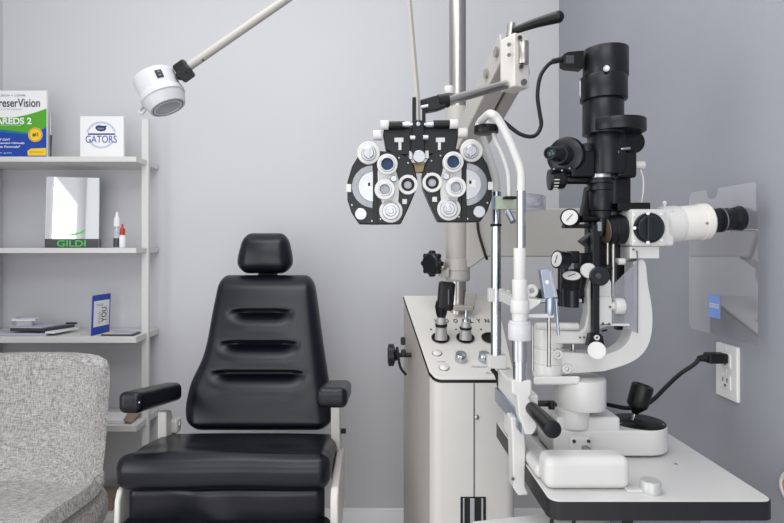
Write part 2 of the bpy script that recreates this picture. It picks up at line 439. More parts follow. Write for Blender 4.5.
# eye drop bottles
def bottle(px, Y, rpx, hpx, cap_m, name, label, cap_r, body_m, cap_h):
    r = rpx*Y/F; h = hpx*Y/F; b = Vector((P(px, 0, Y).x, Y, zs2))
    t = thing(name, b, label, 'bottle')
    part('bottle_body', G().lathe(b, (0, 0, 1), [(0, r*.92), (.002, r), (h*.52, r), (h*.6, r*.55), (h*.62, r*.5)], 24), body_m, t)
    part('cap', G().lathe(b+Vector((0, 0, h*.6)), (0, 0, 1), [(0, cap_r*r), (h*cap_h*.55, cap_r*r*.95), (h*cap_h*.65, cap_r*r*.5), (h*cap_h, cap_r*r*.3)], 24), cap_m, t)
    return t, b, r, h
t, b, r, h = bottle(117, 2.13, 3.3, 35, 'paper', 'eye_drop_bottle', 'tall clear eye drop bottle with white cap on the second shelf', .95, 'clear', .42)
part('dark_label', G().cyl(b+Vector((0, 0, .003)), b+Vector((0, 0, h*.27)), r*1.02), 'charcoal', t)
bottle(122.4, 2.11, 2.9, 21.5, 'red', 'eye_drop_bottle', 'short white eye drop bottle with red cap on the second shelf', .9, 'paper', .5)
# third shelf paper goods
zs3 = .873
def flat(name, pts, z, th, m, label, cat, par=None, group=None):
    o = part(name, G().prism([(x, y, z) for x, y in pts], (0, 0, th)), m, par, .0006)
    if par is None: tag(o, label, cat, group)
    return o
def sx3(px, Y): return P(px, 0, Y).x
flat('brochure', [(sx3(-8, 2.1), 2.09), (sx3(47, 2.09), 2.085), (sx3(55, 2.15), 2.16), (sx3(0, 2.16), 2.17)], zs3, .009, 'lilac', 'wide lilac brochure flat on the third shelf under the papers', 'brochure')
flat('leaflet_stack', [(sx3(45, 2.085), 2.085), (sx3(55, 2.085), 2.08), (sx3(79, 2.2), 2.2), (sx3(60, 2.2), 2.22)], zs3+.0095, .006, 'paper', 'thin white leaflets fanned out beneath the dark folder on the third shelf', 'leaflets')
flat('folder', [(sx3(10, 2.1), 2.1), (sx3(46, 2.1), 2.09), (sx3(74, 2.2), 2.205), (sx3(32, 2.2), 2.22)], zs3+.016, .011, 'charcoal', 'dark folder lying on papers on the third shelf', 'folder')
flat('notepad', [(sx3(12, 2.1), 2.102), (sx3(43, 2.1), 2.095), (sx3(66, 2.2), 2.19), (sx3(34, 2.2), 2.215)], zs3+.0275, .005, 'lilac', 'pale notepad lying on top of the dark folder', 'notepad')
pn2 = part('pen', G().tube([Vector((sx3(63, 2.13), 2.15, zs3+.039)), Vector((sx3(77, 2.16), 2.16, zs3+.0385))], .004, 10, 1), 'black', None)
tag(pn2, 'black pen lying across the end of the dark folder', 'pen')
flat('card_box', [(sx3(16, 2.11), 2.115), (sx3(30, 2.11), 2.12), (sx3(36, 2.17), 2.16), (sx3(14, 2.17), 2.155)], zs3+.033, .02, 'clear', 'clear box of contact lenses on the notepad on the third shelf', 'box')
flat('sample_pack', [(sx3(11, 2.11), 2.112), (sx3(34, 2.11), 2.118), (sx3(38, 2.17), 2.165), (sx3(14, 2.17), 2.16)], zs3+.0535, .005, 'paper', 'white sample pack lying on the clear box', 'packet')
flat('sample_pack', [(sx3(20, 2.12), 2.125), (sx3(37, 2.12), 2.13), (sx3(35, 2.17), 2.17), (sx3(17, 2.17), 2.16)], zs3+.059, .006, 'lilac', 'small grey packet topmost of the pile on the third shelf', 'packet')
# blue standing card holder: stands at a slant, right side further back
A = Vector((sx3(91.5, 2.085), 2.085, zs3)); 
Bp = Vector((sx3(109.5, 2.19), 2.19, zs3)); A.x = P(91.5, 0, 2.085).x; Bp.x = P(109.5, 0, 2.19).x
hh = .155
e = (Bp-A); up = Vector((0.003, .006, hh)); nrm = e.cross(up).normalized()
if nrm.y > 0: nrm = -nrm
cf = thing('blue_stand_card', A, 'blue frame with a white card standing at a slant on the third shelf', 'frame')
def q(u, v, o=0): return A+e*u+up*v+nrm*o
part('blue_back', G().prism([q(0, 0), q(1, 0), q(1, 1), q(0, 1)], -nrm*.004), 'blue', cf, .001)
part('white_card', G().prism([q(.07, .2, .0012), q(.92, .2, .0012), q(.92, .85, .0012), q(.07, .85, .0012)], -nrm*.001), 'paper', cf)
text('lettering', 'FREE', q(.2, .74, .0018), .04, 'greytext', cf, ux=e, uy=up, align='L', height=.008)
text('lettering', 'YOU', q(.62, .48, .0018), .06, 'darktext', cf, ux=up, uy=-e, height=.03, bold=.01)
text('lettering', 'thank', q(.36, .42, .0018), .05, 'greytext', cf, ux=up, uy=-e, height=.012)
text('lettering', 'visit us', q(.8, .4, .0018), .06, 'greytext', cf, ux=up, uy=-e, height=.008)
bf = thing('brochure', (sx3(124, 2.14), 2.14, zs3), 'open lilac and yellow brochure lying flat at the right end of the third shelf', 'brochure')
part('cover', G().prism([(sx3(101, 2.085), 2.085, zs3), (sx3(134, 2.085), 2.083, zs3), (sx3(146, 2.2), 2.15, zs3), (sx3(116, 2.2), 2.19, zs3)], (0, 0, .006)), 'charcoal', bf)
part('page', G().prism([(sx3(101.5, 2.085), 2.086, zs3+.006), (sx3(131, 2.085), 2.084, zs3+.006), (sx3(143.5, 2.2), 2.152, zs3+.006), (sx3(116, 2.2), 2.19, zs3+.006)], (0, 0, .0015)), 'lilac', bf)
part('yellow_print', G().prism([(sx3(103, 2.09), 2.092, zs3+.0076), (sx3(111, 2.09), 2.091, zs3+.0076), (sx3(114, 2.12), 2.12, zs3+.0076), (sx3(107, 2.12), 2.12, zs3+.0076)], (0, 0, .0004)), 'yellow', bf)
zs4 = .533
cb = thing('catalogue', (P(130, 0, 2.15).x, 2.15, zs4), 'white catalogue with tan cover open on the fourth shelf behind the armrest', 'book')
part('pages', G().prism([(P(80, 0, 2.1).x, 2.09, zs4), (P(126, 0, 2.1).x, 2.09, zs4), (P(138, 0, 2.2).x, 2.2, zs4), (P(90, 0, 2.2).x, 2.2, zs4)], (0, 0, .012)), 'paper', cb, .001)
part('cover', G().prism([(P(125, 0, 2.1).x, 2.085, zs4+.013), (P(133, 0, 2.1).x, 2.085, zs4+.001), (P(145, 0, 2.2).x, 2.2, zs4+.03), (P(134, 0, 2.2).x, 2.2, zs4+.045)], (0, 0, .003)), 'brown', cb)
lb = flat('tan_tray', [(P(85, 0, 2.1).x, 2.1), (P(112, 0, 2.1).x, 2.1), (P(124, 0, 2.2).x, 2.2), (P(98, 0, 2.2).x, 2.2)], .191, .05, 'brown', 'brown box on the lowest shelf between the two chairs', 'box')

# ================================================================= grey tub chair
tc = thing('tub_chair', (-1.19, 1.6, 0), 'light grey woven fabric tub chair in the left corner', 'chair')
def prof(v):   # v 0 front .. 1 top of back ; returns y,z
    pts = [(1.28, .445), (1.38, .467), (1.52, .455), (1.66, .437), (1.73, .445), (1.788, .487), (1.826, .58), (1.855, .72), (1.872, .835)]
    s = v*(len(pts)-1); i = min(int(s), len(pts)-2); t = s-i
    e = [pts[0]]+pts+[pts[-1]]; a, b, c, d = e[i:i+4]
    f = lambda k: .5*(2*b[k]+(c[k]-a[k])*t+(2*a[k]-5*b[k]+4*c[k]-d[k])*t*t+(3*b[k]-a[k]-3*c[k]+d[k])*t**3)
    return f(0), f(1)
def shell_point(u, v):
    y, z = prof(v)
    hw = .268+.038*sm((.98-v)/.45)
    # round the outline at the top and the front
    def rr(t, r=.09): return 1-(1-math.sqrt(max(0, 1-((t-(1-r))/r)**2)))*.16 if t > 1-r else 1
    w = hw*rr(v)*rr(1-v)
    a = abs(u)
    back = sm((v-.38)/.3)
    x = -1.15+u*w
    zz = z+.06*a**3*math.exp(-((v-.52)/.13)**2)+.02*a**4*(1-back)-.006*(1-back)
    yy = y-.115*a**2.8*back*(1-.45*sm((v-.6)/.4))
    if v > .8: zz += .018*(v-.8)/.2
    return Vector((x, yy, zz))
nu, nv = 36, 48
g = G(); g.strip([[shell_point(-1+2*i/nu, j/nv) for i in range(nu+1)] for j in range(nv+1)])
sh = part('seat_shell', g, 'fabric', tc, angle=80)
md = sh.modifiers.new('solid', 'SOLIDIFY'); md.thickness = .042; md.offset = -1
md2 = sh.modifiers.new('bev', 'BEVEL'); md2.width = .018; md2.segments = 4; md2.limit_method = 'ANGLE'; md2.angle_limit = math.radians(60)
g = G(); g.rbox((-1.15, 1.54, .395), (.605, .47, .165), .075, (10, 10, 4)); part('seat_base', g, 'fabric', tc, angle=80)
for sx_ in (-1, 1):
    for (ya, yb) in ((1.40, 1.32), (1.66, 1.78)):
        part('leg', G().tube([Vector((-1.15+sx_*.15, ya, .40)), Vector((-1.15+sx_*.235, yb, 0))], [.014, .008], 16, 1), 'black', tc)

# ================================================================= exam chair
ec = thing('exam_chair', (-.39, 1.6, 0), 'black padded examination chair with armrests and headrest in front of the back wall', 'chair')
def interp(tab, t):
    for (a, va), (b, vb) in zip(tab, tab[1:]):
        if t <= b:
            k = (t-a)/(b-a); k = k*k*(3-2*k) if False else k
            return va+(vb-va)*k
    return tab[-1][1]
LT = [(0, 192), (.05, 187.5), (.12, 186.5), (.18, 187), (.316, 192), (.40, 199), (.487, 205), (.6, 209), (.75, 213), (.89, 217.5), (1, 221)]
RT = [(0, 329), (.05, 333), (.12, 333.5), (.2, 332), (.316, 329), (.4, 327), (.487, 325), (.6, 322.5), (.75, 319.5), (.89, 316.5), (1, 313.5)]
def smooth_interp(tab, t):
    return sum(interp(tab, max(0, min(1, t+d)))*w for d, w in ((-.06, 1), (-.03, 2), (0, 3), (.03, 2), (.06, 1)))/9
GR = [(.768, 241, 287), (.568, 231, 293), (.382, 223, 299)]
def back_fn(p):
    t = (p.z/.567+.5); s = p.x/.52        # unit box: x,z in -.5.. .5 ; y in real metres
    tt = max(0, min(1, t))
    Y = 1.765+.205*tt
    l = smooth_interp(LT, tt); r = smooth_interp(RT, tt)
    px = l+(r-l)*(s+.5); py = 429-154*t
    dep = p.y
    if p.y < .03:
        f = sm((.03-p.y)/.04)
        bul = .018*(1-(2*s)**4)*(1-(2*t-1)**6)
        dep -= f*bul
        for tg, a, b in GR:
            m = sm((px-a+12)/22)*sm((b+12-px)/22)
            dd = (t-tg)
            dep += f*m*(.034*math.exp(-(dd/(.017 if dd > 0 else .042))**2) - .004*math.exp(-((dd+.10)/.05)**2))
    w = P(px, py, Y)
    return Vector((w.x, Y+dep, w.z))
g = G(); g.rbox((0, 0, 0), (.52, .10, .567), .049, (36, 3, 110), None, back_fn, 6)
part('backrest', g, 'leather', ec, angle=80)
# side seam piping along the right edge
def head_fn(p):
    t = p.z/.150+.5; s = p.x/.204
    hw = 27.6-4.6*sm((t-.3)/.7)-1.5*sm((.3-t)/.3)
    px = 265+hw*2*s; py = 273.5-40.5*t
    dep = p.y
    if p.y < 0: dep -= .016*(1-(2*s)**2)*(1-(2*t-1)**2)
    w = P(px, py, 1.985); return Vector((w.x, 1.985+dep+.02*t, w.z))
g = G(); g.rbox((0, 0, 0), (.204, .085, .150), .042, (16, 3, 16), None, head_fn, 6)
part('headrest', g, 'leather', ec, angle=80)
part('headrest_post', G().cyl((-.402, 2.02, 1.0), (-.402, 2.035, 1.2), .012).box((-.402, 2.03, 1.09), (.07, .02, .16)), 'black', ec)
# seat
def seat_fn(p):
    X0, X1 = -.682, -.118
    s = p.x; u = p.y+.5      # u 0 front..1 back
    y = 1.40+.345*u
    z = .627-.053*u+p.z*.93
    x = X0+(X1-X0)*(s+.5)
    if p.z > 0:
        z += .010*(1-(2*s)**4)*sm(u/.25)*sm((1-u)/.2) + .004*math.exp(-((u-.08)/.1)**2)
        z -= .007*math.exp(-((u-.30)/.10)**2)*(1-(2*s)**2)
        z += .003*math.sin(9*s+2)*math.exp(-((u-.22)/.12)**2)+.003*math.sin(17*s)*math.exp(-((u-.3)/.08)**2)
    if p.z > 0: z -= .012*sm((.10-u)/.10)
    if u < .06: y += -.008*(1-(2*s)**4)+.004*math.sin(8*s+1)
    return Vector((x, y, z))
def seat_pre(p): return seat_fn(Vector((p.x/.549, p.y/.345, p.z)))
g = G(); g.rbox((0, 0, 0), (.549, .345, .092), .03, (30, 24, 3), None, seat_pre, 5)
part('seat', g, 'leather', ec, angle=80)
# calf pad and footrest
g = G(); g.rbox((-.393, 1.445, .53), (.515, .06, .11), .022, (24, 2, 8), None,
    lambda p: p+Vector((0, -.012*math.exp(-((p.x+.05+.5*p.z)/.05)**2)*(1 if p.y < 0 else 0)-.006*math.sin(p.x*14), 0)))
part('calf_pad', g, 'leather', ec, angle=80)
g = G(); g.rbox((-.39, 1.40, .44), (.55, .10, .13), .025, (16, 3, 4))
part('footrest_pad', g, 'leather', ec, angle=80)
# side plates
for sgn, pts in ((1, [(343, 455), (343.5, 490), (340, 506), (333, 518), (329, 524), (324, 524), (323.5, 497), (326, 489)]),
                 (-1, None)):
    if sgn == 1:
        # lies along the depth of the seat
        pr = [(1.405, .56), (1.42, .585), (1.50, .60), (1.62, .60), (1.70, .585), (1.705, .50), (1.66, .43), (1.50, .40), (1.41, .43), (1.40, .50)]
        part('side_plate', G().prism([(-.117, y, z) for y, z in pr], (.022, 0, 0)), 'bracket', ec, .006)
    else:
        part('side_plate', G().prism([(-.684, 1.41+(y-1.40)*.9, z-.01) for y, z in pr], (.016, 0, 0)), 'bracket', ec, .006)
# armrests
def armrest(x0, x1, front_y, back_y, zf, zb, th, name='armrest'):
    L = back_y-front_y
    def fn(p):
        u = (p.y+.5)
        return Vector((x0+(x1-x0)*(p.x+.5), front_y+L*u, zf+(zb-zf)*u+p.z*1.0))
    def pre(p): return fn(Vector((p.x/(x1-x0), p.y/L, p.z)))
    g = G(); g.rbox((0, 0, 0), (x1-x0, L, th), .018, (5, 10, 3), None, pre, 4)
    return part(name, g, 'leather', ec, angle=70)
a = armrest(-.684, -.622, 1.43, 1.75, .804, .750, .058)
part('rivet', G().sphere(P(139.3, 402.5, 1.434), .003), 'chrome', a)
armrest(-.158, -.074, 1.44, 1.70, .814, .772, .055)
for x in (-.655, -.122):
    g = G().prism([(x-.014, 1.66, .71 if x < -.3 else .735), (x-.014, 1.70, .705 if x < -.3 else .73), (x-.014, 1.755, .60), (x-.014, 1.70, .50), (x-.014, 1.66, .50)], (.028, 0, 0))
    part('arm_bracket', g, 'bracket', ec, .005)
for px, py, Y, sd in ((343.5, 431, 1.72, 1), (178, 424, 1.72, 1)):
    part('pivot_bolt', G().cyl(P(px, py, Y)+Vector((-.012, 0, 0)), P(px, py, Y)+Vector((.008, 0, 0)), .008), 'bracket' if px < 300 else 'black', ec)
part('arm_pivot', G().rbox(P(174, 425, 1.72), (.035, .04, .045), .008), 'bracket', ec)
part('rear_frame', G().span((-.6, 1.735, .50), (-.16, 1.775, .605)), 'bracket', ec, .006)
part('pedestal', G().rbox((-.39, 1.6, .28), (.30, .26, .56), .05), 'bracket', ec)
part('base_plate', G().rbox((-.39, 1.58, .03), (.5, .5, .06), .02), 'bracket', ec)

# ================================================================= instrument stand
YP = 1.70
st = thing('instrument_stand', (.2, 1.6, 0), 'beige ophthalmic instrument stand with sloping console and steel pole by the back wall', 'stand')
fl = Vector((.1478, 1.40)); bl = Vector((.0945, 1.78)); fr = Vector((.366, 1.40)); br = Vector((.40, 1.78))
def zc(y): return .878+.47*(y-1.40)       # console slope
def yz(y): return zc(y)
# side and back body
g = G().prism([(p.x+dx, p.y, 0) for p, dx in ((bl, 0), (fl, 0), (fr, 0), (br, 0))], (0, 0, .1))
bmv = g.bm
g = G()
def hexa(g, bot, top):
    A = [g.bm.verts.new(Vector(p)) for p in bot]; B = [g.bm.verts.new(Vector(p)) for p in top]; n = len(A)
    g.bm.faces.new(A); g.bm.faces.new(B)
    for k in range(n): g.bm.faces.new((A[k], A[(k+1) % n], B[(k+1) % n], B[k]))
    return g
def rc(inset=0):     # footprint with rounded front corners
    out = []
    r = .026
    out.append((bl.x+inset, bl.y-inset)); 
    d = (fl-bl).normalized()
    out.append((fl.x+d.x*-r, fl.y-d.y*r))
    for k in range(1, 6):
        a = math.radians(180+k*15); out.append((fl.x+r+math.cos(a)*r, fl.y+r+math.sin(a)*r))
    out.append((fl.x+r, fl.y)); out.append((fr.x-r, fr.y))
    for k in range(1, 6):
        a = math.radians(270+k*15); out.append((fr.x-r+math.cos(a)*r, fr.y+r+math.sin(a)*r))
    out.append((fr.x, fr.y+r)); out.append((br.x-inset, br.y-inset))
    return out
fp = rc()
hexa(g, [(x, y, .0) for x, y in fp], [(x, y, zc(y)-.012) for x, y in fp])
g.bm.faces.ensure_lookup_table()
g.bm.normal_update()
cab = part('cabinet', g, ['x'], st) if False else None
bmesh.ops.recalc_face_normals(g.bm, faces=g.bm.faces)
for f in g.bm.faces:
    n = f.normal; f.material_index = 1 if n.y < -.35 else 0  # shading put into colour: front faces pale, the others darker
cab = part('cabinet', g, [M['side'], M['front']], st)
# black gasket line and console plate
def plate(h0, h1, grow):
    cx = sum(p[0] for p in fp)/len(fp); cyy = sum(p[1] for p in fp)/len(fp)
    gg = G()
    f2 = [(cx+(x-cx)*grow, cyy+(y-cyy)*grow) for x, y in fp]
    return hexa(gg, [(x, y, zc(y)+h0) for x, y in f2], [(x, y, zc(y)+h1) for x, y in f2])
part('console_gasket', plate(-.0125, -.006, 1.012), 'black', st)
con = part('console_top', plate(-.006, .0, 1.0), 'cream', st, .002)
# points on the console under a photo pixel
def C(px, py, lift=0):
    k1 = (CY-py)/F
    y = (CZ-.878+.47*1.40)/(.47-k1)
    return Vector(((px-CX)/F*y, y, zc(y)))+CN*lift
CN = Vector((0, -.47, 1)).normalized(); CU = Vector((0, 1, .47)).normalized()
for k, px in enumerate((440.5, 465.3, 490.5)):
    w = part('instrument_well', G().lathe(C(px, 338.5), CN, [(0, .0), (.0005, .022), (.003, .0265), (.004, .0265), (.004, .021), (.0012, .019), (.0011, 0)], 40), 'black', con)
for px, py in ((437, 353.3), (444, 367.8)):
    part('push_button', G().lathe(C(px, py), CN, [(0, .0125), (.003, .0125), (.005, .010), (.006, 0)], 32), 'white', con)
    part('button_rim', G().ring(C(px, py), CN, .0145, .0125, .002), 'steel', con)
for px, py in ((460.6, 360), (484, 360)):
    part('knob', G().lathe(C(px, py), CN, [(0, .0165), (.004, .0165), (.020, .0148), (.022, .013), (.0225, 0)], 32), 'chrome', con)
for px, py in ((431, 329.5), (456, 329.5), (481, 329.5)):
    part('indicator', G().lathe(C(px, py), CN, [(0, .003), (.001, .003), (.0012, 0)], 16), 'black', con)
for ch, px in zip('WOODLYN', (437, 446.5, 455.5, 464.5, 471.5, 478.7, 487)):
    text('lettering', ch, C(px, 321, .0006), .017 if ch == 'W' else (.0135 if ch != 'L' else .010), 'darktext', con, ux=(1, 0, 0), uy=CU, height=.022, bold=.035)
text('lettering', 'LAMP', C(459, 351.5, .0006), .019, 'darktext', con, uy=CU, height=.004)
text('lettering', 'SLIT', C(482.5, 351.5, .0006), .019, 'darktext', con, uy=CU, height=.004)
text('lettering', 'CHAIR', C(441.5, 361.8, .0006), .021, 'darktext', con, uy=CU, height=.004)
text('lettering', 'Medallion', C(479, 366.8, .0006), .042, 'greytext', con, uy=CU, height=.009, shear=.5)
text('lettering', 'Plus', C(489, 373.3, .0006), .02, 'greytext', con, uy=CU, height=.008, shear=.5)
part('door_gap', G().span((P(474, 0, 1.40).x-.0012, 1.3985, .02), (P(474, 0, 1.40).x+.0012, 1.41, .864)), 'shadow', st)
part('door_lock', G().lathe(P(476.5, 417, 1.40), FWD, [(0, .006), (.004, .006), (.005, .004), (.005, 0)], 20), 'steel', st)
# switch recess with chrome bars
g = G(); rect(g, 460.5, 497, 486, 535, 1.3985, .012); rc_ = part('recess', g, 'shadow', st)
for px, w in ((464, 2), (472.5, 5), (482.5, 2.5)):
    g = G(); rect(g, px-w/2, 498.5, px+w/2, 534, 1.394, .004); part('bar', g, 'chrome', rc_, .002)
# pole
pc = P(457.5, 200, YP); px_ = pc.x
part('pole', G().cyl((px_, YP, P(0, 308, YP).z-.03), (px_, YP, 2.42), .0265, n=40), 'steel', st)
ztop = P(0, 120, YP).z
slv = part('pole_sleeve', G().rcyl((px_, YP, P(0, 281, YP).z), (px_, YP, P(0, 108, YP).z), .0365, None, .002, 40), 'beige', st)
col = part('clamp_collar', G().lathe((px_, YP, P(0, 279.5, YP).z), (0, 0, 1), [(0, .037), (.001, .039), (.026, .039), (.0265, .0375), (.030, .0375), (.0305, .039), (.064, .039), (.065, .037)], 40)
     .rbox((px_-.045, YP-.02, P(0, 272, YP).z), (.03, .035, .03), .004), 'beige', st)
kc = P(434.5, 263.5, YP-.02)
part('clamp_screw', G().cyl(kc, P(446, 266, YP-.02), .011).sphere(P(443, 266.5, YP-.03), .015), 'steel', st)
g = G()
ax = Vector((-.75, -.66, 0)).normalized()
prof_k = [(-.004, .012), (0, .030), (.006, .034), (.02, .034), (.026, .028), (.027, .0)]
g.lathe(kc, ax, prof_k, 32); a_, xx, yy = frame(ax)
for k in range(8):
    th = 2*math.pi*k/8; c_ = kc+ax*.011+(xx*math.cos(th)+yy*math.sin(th))*.033
    g.lathe(c_-ax*.010, ax, [(0, .006), (.002, .008), (.018, .008), (.020, .006)], 12)
part('clamp_knob', g, 'black', st)
part('pole_stop', G().rbox(P(459, 309, YP-.03)+Vector((.012, 0, .004)), (.06, .04, .016), .004), 'side', st)
part('hanger_tab', G().prism([P(466, 292, YP-.035), P(477, 293, YP-.035), P(474, 310, YP-.035), P(464, 311, YP-.035)], (0, .012, 0)), 'side', st, .002)
# side knob left of the cabinet
kk = P(391.5, 355, 1.66)
g = G(); g.lathe(kk+Vector((-.012, 0, 0)), (1, 0, .0), [(0, .022), (.003, .034), (.018, .034), (.024, .018), (.034, .015), (.035, .007), (.085, .007)], 28)
part('side_knob', g, 'black', st)
part('side_cable', G().tube([P(397, 347, 1.62), P(400, 366, 1.62), P(406, 375, 1.62)], .004, 10, 6), 'cable', st)
part('side_switch', G().rbox(P(403, 341, 1.6), (.014, .02, .022), .004).rbox(P(403.5, 353, 1.6), (.014, .02, .02), .004), 'black', st)
# horizontal swing arm behind the slit lamp
g = G(); Ys = YP-.03
slab(g, [(483, 208), (607, 208), (610, 214), (610, 257), (486, 257), (471, 268), (466, 268), (466, 222), (476, 222)], Ys, .06)
part('swing_arm', g, 'beige', st, .006)
part('arm_cable', G().tube([P(477.5, 222, Ys-.005), P(479, 234, Ys-.005), P(486, 257, Ys-.002), P(487, 258, Ys+.03)], .004, 10, 8), 'cable', st)
# sloping counterbalance arm that carries the phoropter
Aa = P(517, 47, 1.26); Bb = P(463, 152, YP-.05)
d = (Bb-Aa); dn = d.normalized()
sx_ = Vector((1, 0, 0)); sx_ = (sx_-dn*sx_.dot(dn)).normalized(); nn = dn.cross(sx_)
R3 = Matrix((sx_, dn, nn)).transposed()
part('counterbalance_arm', G().box((Aa+Bb)/2-sx_*.016, (.046, d.length, .075), R3), 'beige', st, .004)
part('parallel_arm', G().box((Aa+Bb)/2+sx_*.033+dn*.03, (.034, d.length*.92, .06), R3), 'side', st, .004)
part('arm_root', G().rbox(P(462, 150, YP-.03), (.12, .10, .12), .015), 'beige', st)
for t_, dx in ((.05, -.042), (.22, -.042)):
    part('arm_bolt', G().cyl(Aa+d*t_-sx_*.036, Aa+d*t_-sx_*.046, .012), 'steel', st)
# block at the outer end
YB = 1.18
g = G()
g.prism([P(503.5, 41, YB), P(512.8, 43, YB-.03), P(525.5, 37, YB), P(516, 35, YB+.03)], P(503.5, 88, YB)-P(503.5, 41, YB))
blk = part('end_block', G().box(P(514.5, 64, YB), (.041, .05, .115), Matrix.Rotation(math.radians(24), 3, 'Z')), 'bracket', st, .004)
Rz = Matrix.Rotation(math.radians(24), 3, 'Z')
part('spring_drum', G().rcyl(P(523, 64.5, YB-.022), P(523, 42, YB-.022), .012, None, .001), 'steel', blk)
for px, py in ((509, 44.5), (509, 55)):
    part('screw', G().cyl(P(px, py, YB-.026), P(px, py, YB-.034), .0042), 'greycol', blk)
for px, py in ((520, 37.5), (521.5, 66.5)):
    part('set_screw', G().cyl(P(px, py, YB-.022), P(px, py, YB-.036), .0045), 'black', blk)
part('lock_hole', G().cyl(P(524, 82, YB-.014), P(524, 82, YB-.027), .0065), 'charcoal', blk)
part('lever_stub', G().cyl(P(510, 37, YB), P(511.5, 23.5, YB), .0085), 'steel', st)
part('lever_handle', G().tube([P(514.5, 30.5, YB-.005), P(536, 23, YB-.03), P(558, 17, YB-.05)], [.008, .0125], 20, 4).sphere(P(558, 17, YB-.05), .0127), 'black', st)
part('phoropter_arm', G().tube([P(506, 84.5, YB-.01), P(447, 101, 1.11)], .0095, 20, 1), 'steel', st)

# handheld instruments in the wells
def handle(px, py, r0, r1, h, t, m1='greycol'):
    b = C(px, py, .002); n = Vector((0, -.12, 1)).normalized()
    part('handle', G().lathe(b, n, [(0, r0), (h*.55, r1), (h*.56, r1*1.0)], 28), 'handlegrey', t)
    part('grip_ring', G().lathe(b+n*h*.55, n, [(0, r1), (.001, r1*1.12), (h*.13, r1*1.12), (h*.14, r1)], 28), 'black', t)
    part('neck', G().lathe(b+n*h*.69, n, [(0, r1*.95), (h*.2, r1*.9), (h*.31, r1*.75)], 28), 'handlegrey', t)
    return b, n
t = thing('ophthalmoscope', C(440.5, 338.5), 'handheld ophthalmoscope with black head in the left console well', 'ophthalmoscope')
b, n = handle(441, 339.5, .0185, .0155, .066, t)
top = b+n*.064
g = G(); g.lathe(top-n*.004, n, [(0, .010), (.012, .015), (.035, .019), (.05, .016)], 20)
g.rbox(top+n*.062+Vector((.012, 0, 0)), (.046, .032, .082), .009, rot=Matrix.Rotation(math.radians(5), 3, 'Y'))
part('head', g, 'black', t)
g = G(); g.rbox(top+n*.06+Vector((.022, -.016, 0)), (.014, .004, .045), .0018); part('lens_window', g, 'darkglass', t)
t = thing('retinoscope_handle', C(465.3, 338.5), 'steel instrument handle with bare chrome pin in the middle console well', 'instrument handle')
b, n = handle(465.5, 339.5, .0185, .0155, .052, t)
part('pin', G().lathe(b+n*.052, n, [(0, .010), (.004, .010), (.010, .005), (.022, .0045), (.026, .003), (.034, .0028)], 16), 'chrome', t)

